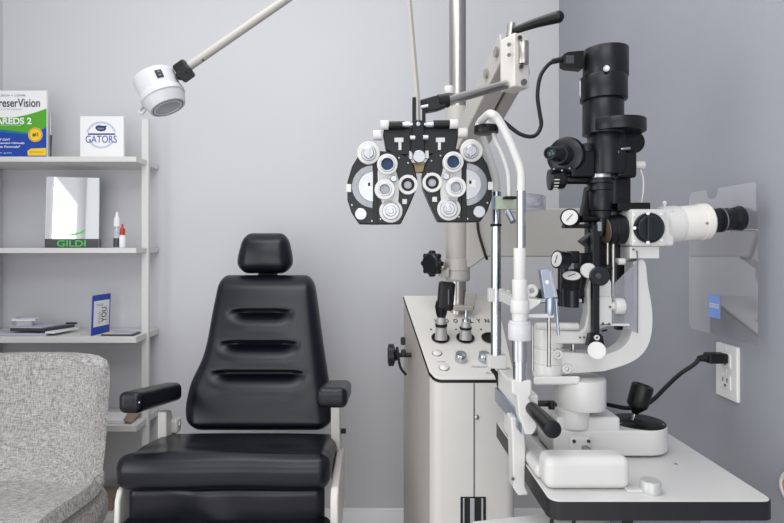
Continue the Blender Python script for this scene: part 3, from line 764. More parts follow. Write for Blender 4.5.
# ================================================================= phoropter
YF = 1.10
ph = thing('phoropter', P(418, 150, YF), 'black phoropter with twin lens batteries and silver dials hanging from the stand arm', 'phoropter')
PXU = YF/F
rollY = .036    # right eye unit sits a little higher
def unit(sgn):
    def X(px): return px if sgn < 0 else 839.4-px
    def Yp(px, py): return py-(0 if sgn < 0 else 2.2)
    def R2(lst): return [(X(a), Yp(a, b)) for a, b in lst]
    out = R2([(357.5, 157), (352, 166), (347.3, 181.6), (347.3, 200), (351.5, 213), (358.8, 224), (374, 224.4), (401, 224), (409, 207), (416.2, 190), (417.2, 178), (414, 165), (409, 157), (398, 152.5), (383, 151), (368, 150)])
    g = G(); slab(g, out, YF, .035)
    hs = part('lens_battery', g, 'satin', ph, .003)
    Y0 = YF-.0005
    cc = (373.4, 186.5)
    # half round window with ring
    o = arc(*cc, 21.5, 92, 268, 24)+arc(*cc, 15.2, 268, 92, 24)
    g = G(); slab(g, R2(o), Y0-.003, .003); part('window_ring', g, 'greyglass', hs, .0008)
    g = G(); slab(g, R2(arc(*cc, 15, 92, 268, 20)), Y0-.0012, .0012); wdw = part('power_window', g, 'alu', hs)
    g = G(); rect(g, min(X(364), X(371)), Yp(0, 182), max(X(364), X(371)), Yp(0, 189.5), Y0-.0022, .001); part('scale_card', g, 'paper', wdw)
    g = G(); rect(g, min(X(368), X(370.2)), Yp(0, 182.6), max(X(368), X(370.2)), Yp(0, 186), Y0-.0028, .0006); part('scale_mark', g, 'black', wdw)
    g = G(); rect(g, min(X(373), X(377.5)), Yp(0, 166), max(X(373), X(377.5)), Yp(0, 224), Y0-.004, .004); part('divider', g, 'black', hs, .0008)
    g = G(); rect(g, min(X(346.2), X(351.3)), Yp(0, 184), max(X(346.2), X(351.3)), Yp(0, 192), Y0-.002, .01); part('side_tab', g, 'white', hs, .001)
    # top knob
    c = (X(368.7), Yp(0, 153.6))
    g = G(); disc(g, *c, Y0, 11.3, .012); tk = part('sphere_dial', g, 'white', hs, .0008)
    g = G(); disc(g, *c, Y0-.012, 7.5, .004); disc(g, *c, Y0-.016, 5.2, .012); part('dial_knob', g, 'alu', tk)
    g = G(); rect(g, c[0]-1.2, c[1]-4.6, c[0]+1.2, c[1]+4.6, Y0-.0305, .003); part('knob_bar', g, 'alu', tk, .0006)
    # bracket that carries the rotary prism and cross cylinder
    br_ = R2([(379, 160), (394, 160), (397, 174), (399.5, 182), (399, 196), (398, 205), (383, 206), (378, 190), (377.5, 172)])
    g = G(); slab(g, br_, Y0-.008, .006); bk = part('lens_bracket', g, 'palegrey', hs, .0015)
    # blue lens
    c = (X(387.2), Yp(0, 165.2))
    g = G(); ringpx(g, *c, Y0-.004, 10.2, 6.2, .016); part('rotary_prism', g, 'white', hs)
    g = G(); ringpx(g, *c, Y0-.006, 7.6, 5.9, .0165); part('prism_rim', g, 'alu', hs)
    g = G(); disc(g, *c, Y0-.004, 6, .010); part('blue_lens', g, 'blueglass', hs)
    # cross cylinder
    c = (X(384.6), Yp(0, 190.2))
    g = G(); ringpx(g, *c, Y0-.006, 10, 5.2, .018); part('cross_cylinder', g, 'white', hs)
    g = G(); ringpx(g, *c, Y0-.008, 6.6, 4.8, .0175); part('cylinder_rim', g, 'alu', hs)
    g = G(); disc(g, *c, Y0-.006, 5.2, .012); part('grey_lens', g, 'greyglass', hs)
    # hub
    g = G(); disc(g, X(393.6), Yp(0, 179), Y0-.008, 3.4, .010); part('hub', g, 'alu', hs)
    # sight aperture
    c = (X(407.6), Yp(0, 185.2))
    g = G(); ringpx(g, *c, Y0, 9.7, 6.6, .012); part('aperture_ring', g, 'white', hs)
    g = G(); ringpx(g, *c, Y0-.001, 6.7, 4.2, .009); part('aperture_rim', g, 'black', hs)
    g = G(); disc(g, *c, Y0, 4.4, .006); part('sight_glass', g, 'greyglass', hs)
    # bottom cylinder dial
    c = (X(390.8), Yp(0, 211.2))
    g = G(); disc(g, *c, Y0, 11.6, .008); bd = part('cylinder_dial', g, 'white', hs)
    g = G(); disc(g, *c, Y0-.008, 8.6, .006); part('axis_ring', g, 'alu', bd)
    g = G(); disc(g, *c, Y0-.014, 5.4, .012); disc(g, *c, Y0-.026, 3.0, .002); part('dial_knob', g, 'alu', bd)
    # small corner knob, switch
    g = G(); disc(g, X(361), Yp(0, 214.3), Y0, 6, .012); part('corner_knob', g, 'alu', hs)
    g = G(); rect(g, min(X(402.3), X(407)), Yp(0, 199), max(X(402.3), X(407)), Yp(0, 204), Y0-.004, .004); part('switch', g, 'white', hs, .0006)
    for a_, b_ in ((352, 205), (399, 158), (408, 163), (380.5, 219), (412, 176), (372, 221)):
        g = G(); disc(g, X(a_), Yp(0, b_), Y0, .9, .002, .0004); part('screw', g, 'alu', hs)
unit(-1); unit(1)
# crossbar
g = G(); slab(g, [(384, 127), (458, 126), (459, 132), (456, 150), (440, 154), (396, 155), (386, 150), (383, 134)], YF+.004, .03)
part('crossbar', g, 'satin', ph, .003)
part('top_rod', G().cyl(P(383, 125.5, YF-.005), P(458, 124, YF-.005), .004), 'alu', ph)
for a_, b_ in ((389, 405), (433.5, 450)):
    part('rod_sleeve', G().cyl(P(a_, 125.3 if a_ < 420 else 124.2, YF-.005), P(b_, 125 if a_ < 420 else 124, YF-.005), .0078), 'black', ph)
for a_, b_ in ((380.5, 388.5), (449.5, 457.5)):
    y_ = 125 if a_ < 420 else 124
    part('rod_knob', G().rcyl(P(a_, y_, YF-.005), P(b_, y_, YF-.005), .0095, None, .001), 'white', ph)
for a_, b_, y_ in ((373.3, 382.5, 135.3), (457.5, 467, 133)):
    part('level_knob', G().rcyl(P(a_, y_, YF+.01), P(b_, y_, YF+.01), .0105, None, .001), 'white', ph)
for cx_ in (406, 429.5):
    part('rod_bush', G().cyl(P(cx_-3.5, 124.8, YF-.007), P(cx_+3.5, 124.6, YF-.007), .0062), 'alu', ph)
g = G(); slab(g, [(413, 120), (424, 120), (425, 150), (421, 160), (416, 160), (411, 150)], YF-.012, .03); part('hanger', g, 'black', ph, .002)
for cx_, cy_ in ((412.5, 138), (425.5, 137.5)):
    part('hanger_pin', G().cyl(P(cx_-2.5, cy_, YF-.014), P(cx_+2.5, cy_, YF-.014), .005), 'alu', ph)
g = G(); disc(g, 419, 157.3, YF-.013, 6.2, .012); part('convergence_knob', g, 'alu', ph)
g = G(); disc(g, 418.3, 124.5, YF-.012, 2.2, .005); part('pivot_screw', g, 'alu', ph)
for cx_ in (399, 440.5):
    g = G(); s_ = -1 if cx_ < 418 else 1
    rect(g, cx_-4.5, 137.5, cx_+4.5, 142, YF-.002, .006); rect(g, cx_-1.5-s_*1.0, 142, cx_+1.5-s_*1.0, 150, YF-.002, .006); part('level_catch', g, 'white', ph, .0008)
g = G(); slab(g, [(409, 163), (429, 162), (426, 170), (423, 172), (414, 172.3), (411, 170)], YF+.01, .02); part('bridge', g, 'gold', ph, .001)
for a_, b_ in ((411, 155), (427, 154.5)):
    g = G(); rect(g, a_-1.8, b_-4, a_+1.8, b_+4, YF-.005, .01); part('rack_end', g, 'alu', ph, .0006)
for px in (414.2, 424.0):
    g = G(); rect(g, px-1.7, 97 if px < 418 else 100, px+1.7, 126, YF-.004, .012); part('fork', g, 'black', ph, .001)
g = G(); g.prism([P(420, 99.5, YF), P(438, 94.5, YF), P(445, 95.5, YF), P(447, 106, YF), P(438, 109.5, YF), P(424, 112, YF)], (0, .022, 0)); part('mount_arm', g, 'satin', ph, .003)
part('mount_clamp', G().cyl(P(438, 101.5, YF+.01), P(448.5, 100.5, YF+.012), .014), 'black', ph)
part('mount_knob', G().rcyl(P(449, 94, YF+.02), P(449, 86.5, YF+.02), .010, None, .001), 'white', ph)
part('mount_lever', G().tube([P(421, 107.5, YF-.006), P(428, 106, YF-.006)], .004, 10, 1), 'alu', ph)
g = G().tube([P(418, 124, YF-.001), P(417.3, 95, YF), P(409.3, 0, YF+.01), P(407.5, -20, YF+.01)], .0052, 4, 1)
part('reading_rod', g, 'beige', ph)

# ================================================================= exam lamp
YL = 1.5
lt = thing('exam_lamp', P(160, 92, YL), 'white examination lamp with round lens on a long arm from the pole', 'lamp')
vv = (P(160, 90, YL)-Vector((0, 0, CZ))).normalized()
w0 = Vector((.425, 0, -.905)); w0 = (w0-vv*w0.dot(vv)).normalized()
ax = (w0*.90-vv*.43).normalized()
top = P(152.5, 74.5, YL)
u = YL/F
g = G(); g.lathe(top, ax, [(0, 0), (0, 14*u), (.002, 18*u), (.007, 20.6*u), (.012, 21*u), (.056, 20.5*u), (.058, 21.4*u), (.066, 22.2*u), (.074, 22.2*u), (.077, 21*u), (.098, 18.6*u), (.104, 17.6*u), (.105, 15*u), (.100, 14.5*u), (.100, 0)], 56)
part('lamp_head', g, 'lamp', lt, angle=30)
part('lamp_lens', G().lathe(top+ax*.1005, ax, [(0, 13.5*u), (.002, 13*u), (.004, 9*u), (.0045, 0)], 40), 'lampglass', lt)
part('lens_rim', G().ring(top+ax*.101, ax, 15.6*u, 14.6*u, .0044), 'black', lt)
part('inner_rim', G().ring(top+ax*.101, ax, 14.5*u, 12.2*u, .0048), 'lamp', lt)
# handle ring at the left of the head
sd = Vector((-1, 0, -.25)); sd = (sd-ax*sd.dot(ax)).normalized(); yy = ax.cross(sd)
c0 = top+ax*.060
ang = [math.radians(a) for a in range(-38, 39, 4)]
part('grab_handle', G().tube([c0+sd*(21*u)+yy*.03, c0+sd*(24.5*u)+yy*.022+ax*.004, c0+sd*(27*u)+ax*.012+yy*.008, c0+sd*(27*u)+ax*.024-yy*.004, c0+sd*(24*u)+ax*.032-yy*.012, c0+sd*(19.5*u)+ax*.03-yy*.02], .0042, 12, 6), 'lamp', lt)
# black switch plate on the front
fr_ = Vector((0, -1, 0)); fr_ = (fr_-ax*fr_.dot(ax)).normalized(); rt_ = ax.cross(fr_)
if rt_.x < 0: rt_ = -rt_
dirn = (fr_*.86+rt_*.50).normalized(); tn = ax.cross(dirn); 
R_ = Matrix((tn, ax, dirn)).transposed()
swc = top+ax*.032+dirn*(20.9*u)
sw_ = part('rocker_switch', G().box(swc, (.018, .022, .004), R_), 'black', lt, .0008)
for s_ in (-1, 1):
    part('rocker', G().box(swc+ax*.005*s_+dirn*.002, (.006, .004, .002), R_), 'greycol', sw_)
jn = P(185, 71.5, YL)
g = G(); g.rbox(P(184, 71, YL), (.04, .035, .05), .008, rot=Matrix.Rotation(math.radians(-35), 3, 'Y')); g.cyl(P(178, 77, YL-.01), P(187, 70, YL-.02), .011); g.cyl(P(185, 74, YL-.026), P(185, 74, YL+.026), .019); g.cyl(P(176, 79, YL), P(170, 82, YL), .010); g.cyl(P(177, 67, YL), P(181, 69, YL), .006)
part('swivel_joint', g, 'black', lt, .001)
arm_end = P(457.5, -119, YP-.03)
part('lamp_arm', G().tube([P(187.5, 67.5, YL), arm_end], .0118, 24, 1), 'beige', lt)
part('arm_screw', G().cyl(P(203, 60.2, YL-.008), P(203, 60.2, YL-.0145), .003), 'black', lt)

# ================================================================= slit lamp table
S = .82
TZ = CZ+(.726-CZ)*S-.007
tx0, tx1, ty0, ty1 = .283, .647, .872, 1.27
tb = thing('instrument_table', (.5, 1.05, 0), 'white slit lamp table top with thick black edge band beside the right wall', 'table')
def rrect(x0, x1, y0, y1, r, n=6):
    o = []
    for cx_, cy_, a0 in ((x0+r, y0+r, 180), (x1-r, y0+r, 270), (x1-r, y1-r, 0), (x0+r, y1-r, 90)):
        for k in range(n+1):
            a = math.radians(a0+90*k/n); o.append((cx_+math.cos(a)*r, cy_+math.sin(a)*r))
    return o
part('table_top', G().prism([(x, y, TZ-.027) for x, y in rrect(tx0+.001, tx1-.001, ty0+.001, ty1-.001, .017)], (0, 0, .027)), 'white', tb, .0012)
o1 = rrect(tx0-.001, tx1+.001, ty0-.001, ty1+.001, .019); o2 = rrect(tx0+.002, tx1-.002, ty0+.002, ty1-.002, .016)
g = G(); L = [[(x, y, z) for x, y in o] for o, z in ((o2, TZ-.031), (o1, TZ-.031), (o1, TZ-.0015), (o2, TZ-.0015))]
L = [l+[l[0]] for l in L]; g.strip(L); bmesh.ops.remove_doubles(g.bm, verts=g.bm.verts, dist=1e-5)
part('edge_band', g, 'edge', tb)
kn = P(650.5, 489.5, .905); kn.z = TZ
part('lock_knob', G().lathe(kn, (0, 0, 1), [(0, .0165), (.018, .0165), (.020, .015), (.0202, .006), (.019, 0)], 36), 'palegrey', tb)
part('lock_plate', G().rbox(kn+Vector((-.025, .005, .002)), (.03, .02, .005), .002), 'white', tb)
part('top_screw', G().lathe(Vector((P(676, 463, 1.02).x, 1.02, TZ)), (0, 0, 1), [(0, .003), (.0008, .003), (.0015, 0)], 12), 'steel', tb)
part('lift_column', G().rbox((.505, .99, (TZ-.031)/2), (.128, .10, TZ-.031), .006), 'greycol', tb)
part('column_slot', G().span((.43, .935, .3), (.447, .941, TZ-.035)), 'shadow', tb)
part('support_arm', G().prism([(.183, 1.017, .68), (.332, 1.048, .68), (.45, 1.06, .68), (.45, .93, .68), (.18, .90, .68)], (0, 0, .022)), 'white', tb, .003)
for px in (552, 574):
    part('cable_hook', G().tube([P(px+1, 514, .90), P(px, 520, .90), P(px-2, 532, .90)], .0032, 8, 4), 'cable', tb)

# ================================================================= slit lamp
def B(X, Y, z): return Vector((X*S, Y*S, CZ+(z-CZ)*S))
Y0 = 1.07; U = Y0/F
def A_(px, py, dy=0): return P(px, py, Y0+dy)
sl = thing('slit_lamp', (.42, Y0, TZ), 'white and black slit lamp microscope on the table by the right wall', 'slit lamp')
# near rail cover and left rail strip
p0 = P(545, 487, .925); p1 = P(629.5, 487, .925)
zt = P(0, 454, .925).z
g = G(); g.rbox(((p0.x+p1.x)/2-.004, .932, (TZ+zt)/2), (p1.x-p0.x, .050, zt-TZ), .015, (8, 3, 3))
part('rail_cover', g, 'white', sl, angle=70)
g = G(); g.rbox((.305, 1.075, TZ+.013), (.042, .25, .026), .011, (3, 8, 2)); part('side_rail', g, 'white', sl, angle=70)
g = G(); g.rbox(((p0.x+p1.x)/2, 1.20, (TZ+zt)/2), (p1.x-p0.x, .06, zt-TZ), .016, (8, 3, 3)); part('rail_cover', g, 'white', sl, angle=70)
# sled: straight left part with round right end
dc = Vector(((638-CX)/F*1.10, 1.10, .862)); R = .0535
bz0, bz1 = TZ+.004, dc.z
xl = B(.4225, 0, 0).x; yn, yf = dc.y-R, dc.y+R
out = [(xl, yf), (xl, yn)]+[(dc.x+math.cos(math.radians(a))*R, dc.y+math.sin(math.radians(a))*R) for a in range(-90, 91, 9)]
part('sled', G().prism([(x, y, bz0) for x, y in out], (0, 0, bz1-bz0)), 'white', sl, .004)
g = G(); g.rbox((.415, dc.y-.004, bz1+.010), (.125, R*1.75, .030), .006, (4, 4, 2)); part('sled_step', g, 'white', sl)
jd = part('joystick_disc', G().lathe(dc, (0, 0, 1), [(-.001, .0515), (.0012, .0515), (.002, .0505), (.002, 0)], 48), 'black', sl)
for a in (200, 330, 60):
    part('disc_screw', G().lathe(dc+Vector((math.cos(math.radians(a))*.046, math.sin(math.radians(a))*.046, .002)), (0, 0, 1), [(0, .003), (.001, .003), (.0015, 0)], 12), 'alu', jd)
g = G()
for a in (0, 90): g.box(dc+Vector((-.01, 0, .003)), (.03 if a == 0 else .008, .008 if a == 0 else .03, .002))
part('cross_mark', g, 'shadow', jd)
jb = dc+Vector((-.011, 0, .002)); jt = P(643, 385, jb.y-.005)
d = (jt-jb); dn = d.normalized(); L = d.length
js = part('joystick', G().lathe(jb, dn, [(L*.20, .005), (L*.24, .007), (L*.43, .0195), (L*.47, .0205), (L-.004, .0210), (L, .0195), (L, .014), (L-.003, .013), (L-.003, 0)], 40), 'black', sl)
part('stick', G().cyl(jb, jb+dn*.028, .0035), 'chrome', js)
# axle flange on the near side of the sled
fc = P(580, 444, dc.y-R); 
part('axle_flange', G().rbox(fc, (.042, .012, .030), .005), 'white', sl)
part('axle', G().cyl(fc+Vector((.004, 0, -.004)), fc+Vector((.02, -.03, -.012)), .006), 'steel', sl)
for dx in (-.014, .014):
    part('flange_bolt', G().cyl(fc+Vector((dx, -.005, .008)), fc+Vector((dx, -.0085, .008)), .0032), 'charcoal', sl)
# column and drum
part('neck', G().rcyl(A_(572.5, 425), A_(572.5, 402), 16.2*U).cyl(A_(572.5, 409), A_(572.5, 404), 17.5*U).rcyl(A_(595.5, 425, .02), A_(595.5, 402, .02), 6.5*U), 'white', sl)
part('drum', G().rcyl(A_(580, 406), A_(580, 376.5), 24.3*U, None, .003, 48), 'white', sl)
g = G(); g.prism([A_(533.5, 376.5, -.03), A_(580, 376, -.045), A_(580, 376, .045), A_(533.5, 376.5, .03)], (0, 0, -8.5*U)); part('pivot_plate', g, 'white', sl, .004)
part('pivot_column', G().lathe(A_(548, 376), (0, 0, 1), [(0, 14.5*U), (13*U, 14.5*U), (13.5*U, 13.8*U), (14*U, 14.5*U), (28*U, 14.5*U), (28.5*U, 13.2*U), (30*U, 13.2*U), (30.5*U, 14.2*U), (48*U, 14*U), (52*U, 13*U), (53*U, 11*U)], 44), 'white', sl, angle=25)
# microscope arm: large C
cpoly = [(540, 351), (606, 354.5), (618, 351), (627, 344), (632, 334), (633.5, 320), (633.5, 262), (646, 257), (648, 285), (651, 298), (653, 314), (652.5, 333), (648, 348), (638, 359.5), (622, 366.5), (604, 371.5), (560, 374.5), (540, 374.5)]
def chaikin(p, n=2):
    for _ in range(n):
        o = []
        for i in range(len(p)):
            a, b = p[i], p[(i+1) % len(p)]
            if math.hypot(a[0]-b[0], a[1]-b[1]) > 40: o += [a, b] if a not in o else [b]; continue
            o += [(a[0]*.75+b[0]*.25, a[1]*.75+b[1]*.25), (a[0]*.25+b[0]*.75, a[1]*.25+b[1]*.75)]
        p = o
    return p
g = G(); slab(g, chaikin(cpoly), Y0-.02, .04); part('microscope_arm', g, 'white', sl, .006)
for px, py, dy in ((557, 354, -.026), (565.8, 368.3, -.02)):
    part('arm_button', G().ring(A_(px, py, dy), FWD, 4.6*U, 2.2*U, .008).cyl(A_(px, py, dy), A_(px, py, dy-.005), 2.3*U), 'white', sl)
# illumination arm
ipoly = [(552, 329.5), (581, 331), (584.5, 328), (588, 312), (587, 290), (592, 268), (603, 268), (612, 282), (612, 325), (598, 330), (594, 336), (589, 342.5), (584, 344), (552, 344)]
g = G(); slab(g, ipoly, Y0-.028, .03); part('illumination_arm', g, 'white', sl, .004)
for px, py in ((580, 337.5), (584, 337.5)):
    part('screw', G().cyl(A_(px, py, -.027), A_(px, py, -.0305), 1*U), 'charcoal', sl)
g = G(); rect(g, 596, 297, 612, 326, Y0-.034, .008); ap = part('adjust_plate', g, 'white', sl, .0015)
for px, py in ((603, 323.5), (610, 307), (609, 324)):
    part('screw', G().cyl(A_(px, py, -.034), A_(px, py, -.0355), 1.1*U), 'charcoal', ap)
part('plate_ledge', G().span(A_(600, 326, -.034), A_(624, 322, -.01)), 'white', sl, .001)
part('adjust_knob', G().rcyl(A_(613.5, 306, -.025), A_(623, 306, -.025), 8*U, None, .0015).cyl(A_(610, 306, -.025), A_(614, 306, -.025), 4*U), 'white', sl)
part('white_bar', G().rcyl(A_(536, 326.3, -.03), A_(578.5, 326.3, -.03), 3.6*U, None, .003), 'white', sl)
g = G(); rect(g, 534, 299, 582, 302.5, Y0-.02, .05); part('cross_plate', g, 'white', sl, .001)
part('link_post', G().cyl(A_(573, 344, 0), A_(573, 356, 0), 2.3*U), 'steel', sl)
# black slit rod and white end knob
g = G(); rect(g, 592.8, 225, 599.8, 334, Y0-.052, .012); part('slit_rod', g, 'satin', sl, .0015)
g = G(); slab(g, [(590.5, 334), (601.5, 334), (605, 346), (588, 346)], Y0-.055, .016); part('rod_foot', g, 'black', sl, .001)
part('foot_screw', G().ring(A_(596.5, 337.5, -.055), FWD, 2.5*U, 1.2*U, .004), 'white', sl)
part('centring_knob', G().rcyl(A_(596.8, 350.5, -.045), A_(596.8, 350.5, -.07), 8.2*U, None, .0015), 'white', sl)
part('foot_lever', G().tube([A_(602, 336, -.045), A_(604, 347, -.045)], .0015, 8, 1).tube([A_(602, 331, -.045), A_(607, 330, -.045)], .002, 8, 1), 'black', sl)
g = G(); disc(g, 598.3, 276, Y0-.052, 9.6, .010); part('width_knob', g, 'dial', sl)
g = G(); disc(g, 598.3, 276, Y0-.062, 3, .003); part('knob_hub', g, 'charcoal', sl)
g = G(); disc(g, 587.5, 270.5, Y0-.045, 7.4, .008); part('width_scale', g, 'white', sl)
# steel rods and smoked plate
part('guide_rod', G().cyl(A_(613, 312, -.012), A_(613, 240, -.012), 1.9*U), 'steel', sl)
part('guide_rod', G().cyl(A_(607.5, 268, -.02), A_(607.5, 243, -.02), 1.3*U), 'steel', sl)
part('guide_knob', G().rcyl(A_(606, 268, -.03), A_(611, 267, -.03), 3*U, None, .001), 'black', sl)
part('dark_backplate', G().span(A_(617, 330, .03), A_(622, 262, .045)), 'satin', sl)
part('small_knob', G().rcyl(A_(618, 261.5, -.022), A_(624.5, 261.5, -.022), 3.2*U, None, .001), 'white', sl)
g = G(); slab(g, [(612, 286), (637, 262), (637, 333), (612, 322)], Y0-.024, .0025); part('guard_plate', g, 'acrylic', sl)
# illumination tower: lamp housing
def cylz(g, cx_, ya, yb, r, dy=0, e=.0015, n=48): return g.rcyl(A_(cx_, yb, dy), A_(cx_, ya, dy), r*U, None, e, n)
g = G(); cylz(g, 605.5, 50, 78, 21.5); cylz(g, 603.5, 77.5, 101, 22.4); part('lamp_housing', g, 'satin', sl)
g = G(); cylz(g, 603, 100, 135, 19.5); part('lamp_socket', g, 'satin', sl)
g = G(); cylz(g, 616, 121, 133, 27.5, -.006); part('mirror_disc', g, 'satin', sl)
part('housing_screw', G().rcyl(A_(606.5, 68.5, -.041), A_(606.5, 68.5, -.050), 3*U, None, .0008), 'alu', sl)
lb_ = part('rating_label', G().box(A_(582.3, 90, -.018)+Vector((-.0045, -.002, 0)), (.001, .020, .030), Matrix.Rotation(math.radians(-24), 3, 'Z')), 'paper', sl)
lc = A_(560, 58, 0)
hp = part('lamp_connector', G().prism([A_(584, 50, -.012), A_(568, 51.5, -.012), A_(563.5, 54, -.012), A_(563.5, 64, -.012), A_(568, 66.5, -.012), A_(584, 68, -.012)], (0, .026, 0)), 'black', sl, .002)
part('connector_face', G().span(A_(566, 63.5, -.0135), A_(574, 55.5, -.012)), 'charcoal', hp, .001)
part('lamp_cable', G().tube([A_(562, 59.5), A_(556, 61), A_(549, 64), A_(540.5, 76), A_(537.5, 95), A_(539.5, 112), A_(541, 126), A_(534, 136), A_(520, 134), A_(503, 121), P(492, 113, 1.05), P(487, 117, 1.08)], 2.0*U, 12, 8), 'cable', sl)
g = G()
for k in range(5): g.torus(A_(561-2.2*k, 59.6+.5*k), Vector((1, 0, -.15)), 2.4*U, .8*U, 16, 6)
part('strain_relief', g, 'cable', sl)
g = G(); cylz(g, 606, 131, 175, 16.3); g.rbox(A_(606, 153, .006), (28*U, .06, 44*U), .006, (4, 4, 4)); part('tower', g, 'satin', sl)
g = G(); g.rbox(A_(622, 166, .005), (19*U, .05, 26*U), .006, (4, 4, 4)); part('tower_side', g, 'black', sl)
g = G(); disc(g, 629.5, 143.5, Y0+.02, 11.3, .018); part('filter_disc', g, 'black', sl)
part('filter_pin', G().rcyl(A_(620.5, 149, -.03), A_(630, 148, -.03), 1.4*U, None, .0006), 'alu', sl)
part('blue_dot', G().cyl(A_(617.5, 152.2, -.027), A_(617.5, 152.2, -.030), 1.6*U), 'darkblue', sl)
part('side_stem', G().cyl(A_(626, 164.5), A_(636, 164.5), 2*U), 'steel', sl)
part('side_knob', G().rcyl(A_(634.5, 165), A_(644, 165), 4.2*U, None, .001), 'white', sl)
part('side_cord', G().tube([A_(640, 168), A_(643, 178), A_(643, 192), A_(641, 204)], .0016, 8, 6), 'white', sl)
part('silver_collar', G().rcyl(A_(600, 179), A_(600, 172), 11.3*U, None, .0008), 'alu', sl)
g = G(); cylz(g, 599.5, 178.5, 184, 13); cylz(g, 600, 184, 191, 12.2); cylz(g, 600.5, 191, 211, 11.6); cylz(g, 600.5, 211, 219, 10.2)
g.lathe(A_(600, 236), (0, 0, 1), [(0, 5*U), (17*U, 9*U), (17.5*U, 9*U)], 32)
part('slit_tube', g, 'satin', sl)
part('slit_slot', G().span(A_(597.8, 231, -.0545), A_(600.6, 222, -.05)), 'chrome', sl)
g = G(); slab(g, [(587.5, 186), (594, 188), (590, 216), (581, 218), (585, 202)], Y0+.006, .02); part('strut', g, 'black', sl, .002)
g = G(); slab(g, [(582.5, 241), (594, 232), (597, 234), (597, 250), (591, 248)], Y0-.03, .03); part('prism_housing', g, 'satin', sl, .002)
g = G(); rect(g, 616, 176, 631, 258, Y0+.012, .02); part('rear_column', g, 'black', sl, .002)
g = G(); rect(g, 588, 216, 612, 300, Y0+.012, .02); part('tower_spine', g, 'black', sl, .002)
# second eyepiece head on the left
hc = A_(565.5, 156)
fa = Vector((-.62, -.78, 0)).normalized()
g = G(); g.lathe(hc+Vector((.012, .014, 0)), fa, [(0, 14*U), (.012, 18.5*U), (.020, 19*U), (.026, 17.5*U), (.030, 12*U)], 44); part('side_head', g, 'satin', sl)
g = G(); e0 = hc+fa*.012; e1 = P(549.5, 153, Y0-.055)
dd = (e1-e0); g.lathe(e0, dd, [(0, 10.5*U), (dd.length*.35, 9.2*U), (dd.length*.36, 7.4*U), (dd.length*.9, 6.6*U), (dd.length, 6.0*U), (dd.length, 4.6*U), (dd.length*.94, 4.4*U), (dd.length*.94, 0)], 32); ey = part('side_eyepiece', g, 'dial', sl)
part('eyepiece_lens', G().lathe(e1-dd.normalized()*.004, dd, [(0, 4.5*U), (.002, 3.2*U), (.0026, 0)], 24), 'darkblue', ey)
g = G(); g.lathe(A_(548.2, 180, -.008), (1, -.08, .04), [(0, 7*U), (.001, 10.2*U), (.006, 10.6*U), (.008, 9.6*U), (.026, 9.6*U), (.030, 9*U), (.034, 6*U)], 40); dr = part('scale_drum', g, 'satin', sl)
g = G()
for k in range(9):
    a = math.radians(95+k*19)
    g.box(A_(553.5, 180, -.008)+Vector((0, -math.sin(a)*9.9*U, math.cos(a)*9.9*U)), (.010, .0016, .0016))
part('scale_ticks', g, 'warmwhite', dr)
part('head_link', G().rcyl(A_(562, 180), A_(592, 180), 4.2*U), 'black', sl)
part('head_block', G().rbox(A_(580, 165), (24*U, .034, 26*U), .004), 'black', sl)
g = G(); g.lathe(A_(586, 148, 0), (0, 0, 1), [(-5*U, 5*U), (-4*U, 7*U), (3*U, 7*U), (4*U, 5*U)], 24); part('knurled_dial', g, 'dial', sl)
for px, py in ((554, 169), (562, 170.5), (569.5, 168.5)):
    part('screw', G().sphere(A_(px, py, -.034), 1.1*U), 'alu', sl)
# dial gauges
def gauge(px, py, r, axis, length, name='dial_knob'):
    c = A_(px, py, -.045); ax_ = Vector(axis).normalized()
    k = part(name, G().lathe(c-ax_*length, ax_, [(0, r*.8), (.002, r*.98), (length-.004, r*1.03), (length-.001, r*1.06), (length, r*.98), (length-.0015, r*.92), (length-.0015, 0)], 36), 'black', sl)
    part('scale_face', G().lathe(c-ax_*.001, ax_, [(0, r*.9), (.0006, r*.88), (.0008, 0)], 32), 'white', k)
    xx_ = Vector((.7, 0, .7)); xx_ = (xx_-ax_*xx_.dot(ax_)).normalized()
    part('pointer', G().box(c+ax_*.0002, (r*1.0, .0012, .0012), Matrix((xx_, ax_, xx_.cross(ax_))).transposed()), 'charcoal', k)
gauge(569.6, 217.4, 8.3*U, (-.42, -.86, .10), .036)
gauge(556.2, 259.2, 8.2*U, (-.94, -.33, .10), .026)
gauge(571.6, 275.2, 9.2*U, (-.12, -.45, .88), .026)
part('gauge_stem', G().cyl(A_(580, 219, -.03), A_(597, 219, -.01), 3.5*U), 'black', sl)
part('gauge_rail', G().span(A_(565, 228, -.03), A_(592, 224.5, -.01)), 'black', sl, .001)
part('box_knob', G().rbox(A_(573, 257), (10*U, .022, 12*U), .003), 'black', sl)
part('gauge_block', G().rbox(A_(584.5, 262), (17*U, .03, 18*U), .004).rbox(A_(577, 283, -.0), (20*U, .03, 28*U), .004), 'satin', sl)
part('gauge_pillar', G().cyl(A_(571.5, 307, -.035), A_(571.5, 285, -.035), 7*U).cyl(A_(563, 306, -.02), A_(563, 268, -.02), 5*U), 'satin', sl)
part('brass_ring', G().torus(A_(562, 262, -.035), (-.7, -.6, -.3), 5.5*U, 1.6*U, 24, 8), 'gold', sl)
part('cross_block', G().rbox(A_(562, 296, .01), (52*U, .04, 13*U), .004), 'black', sl)
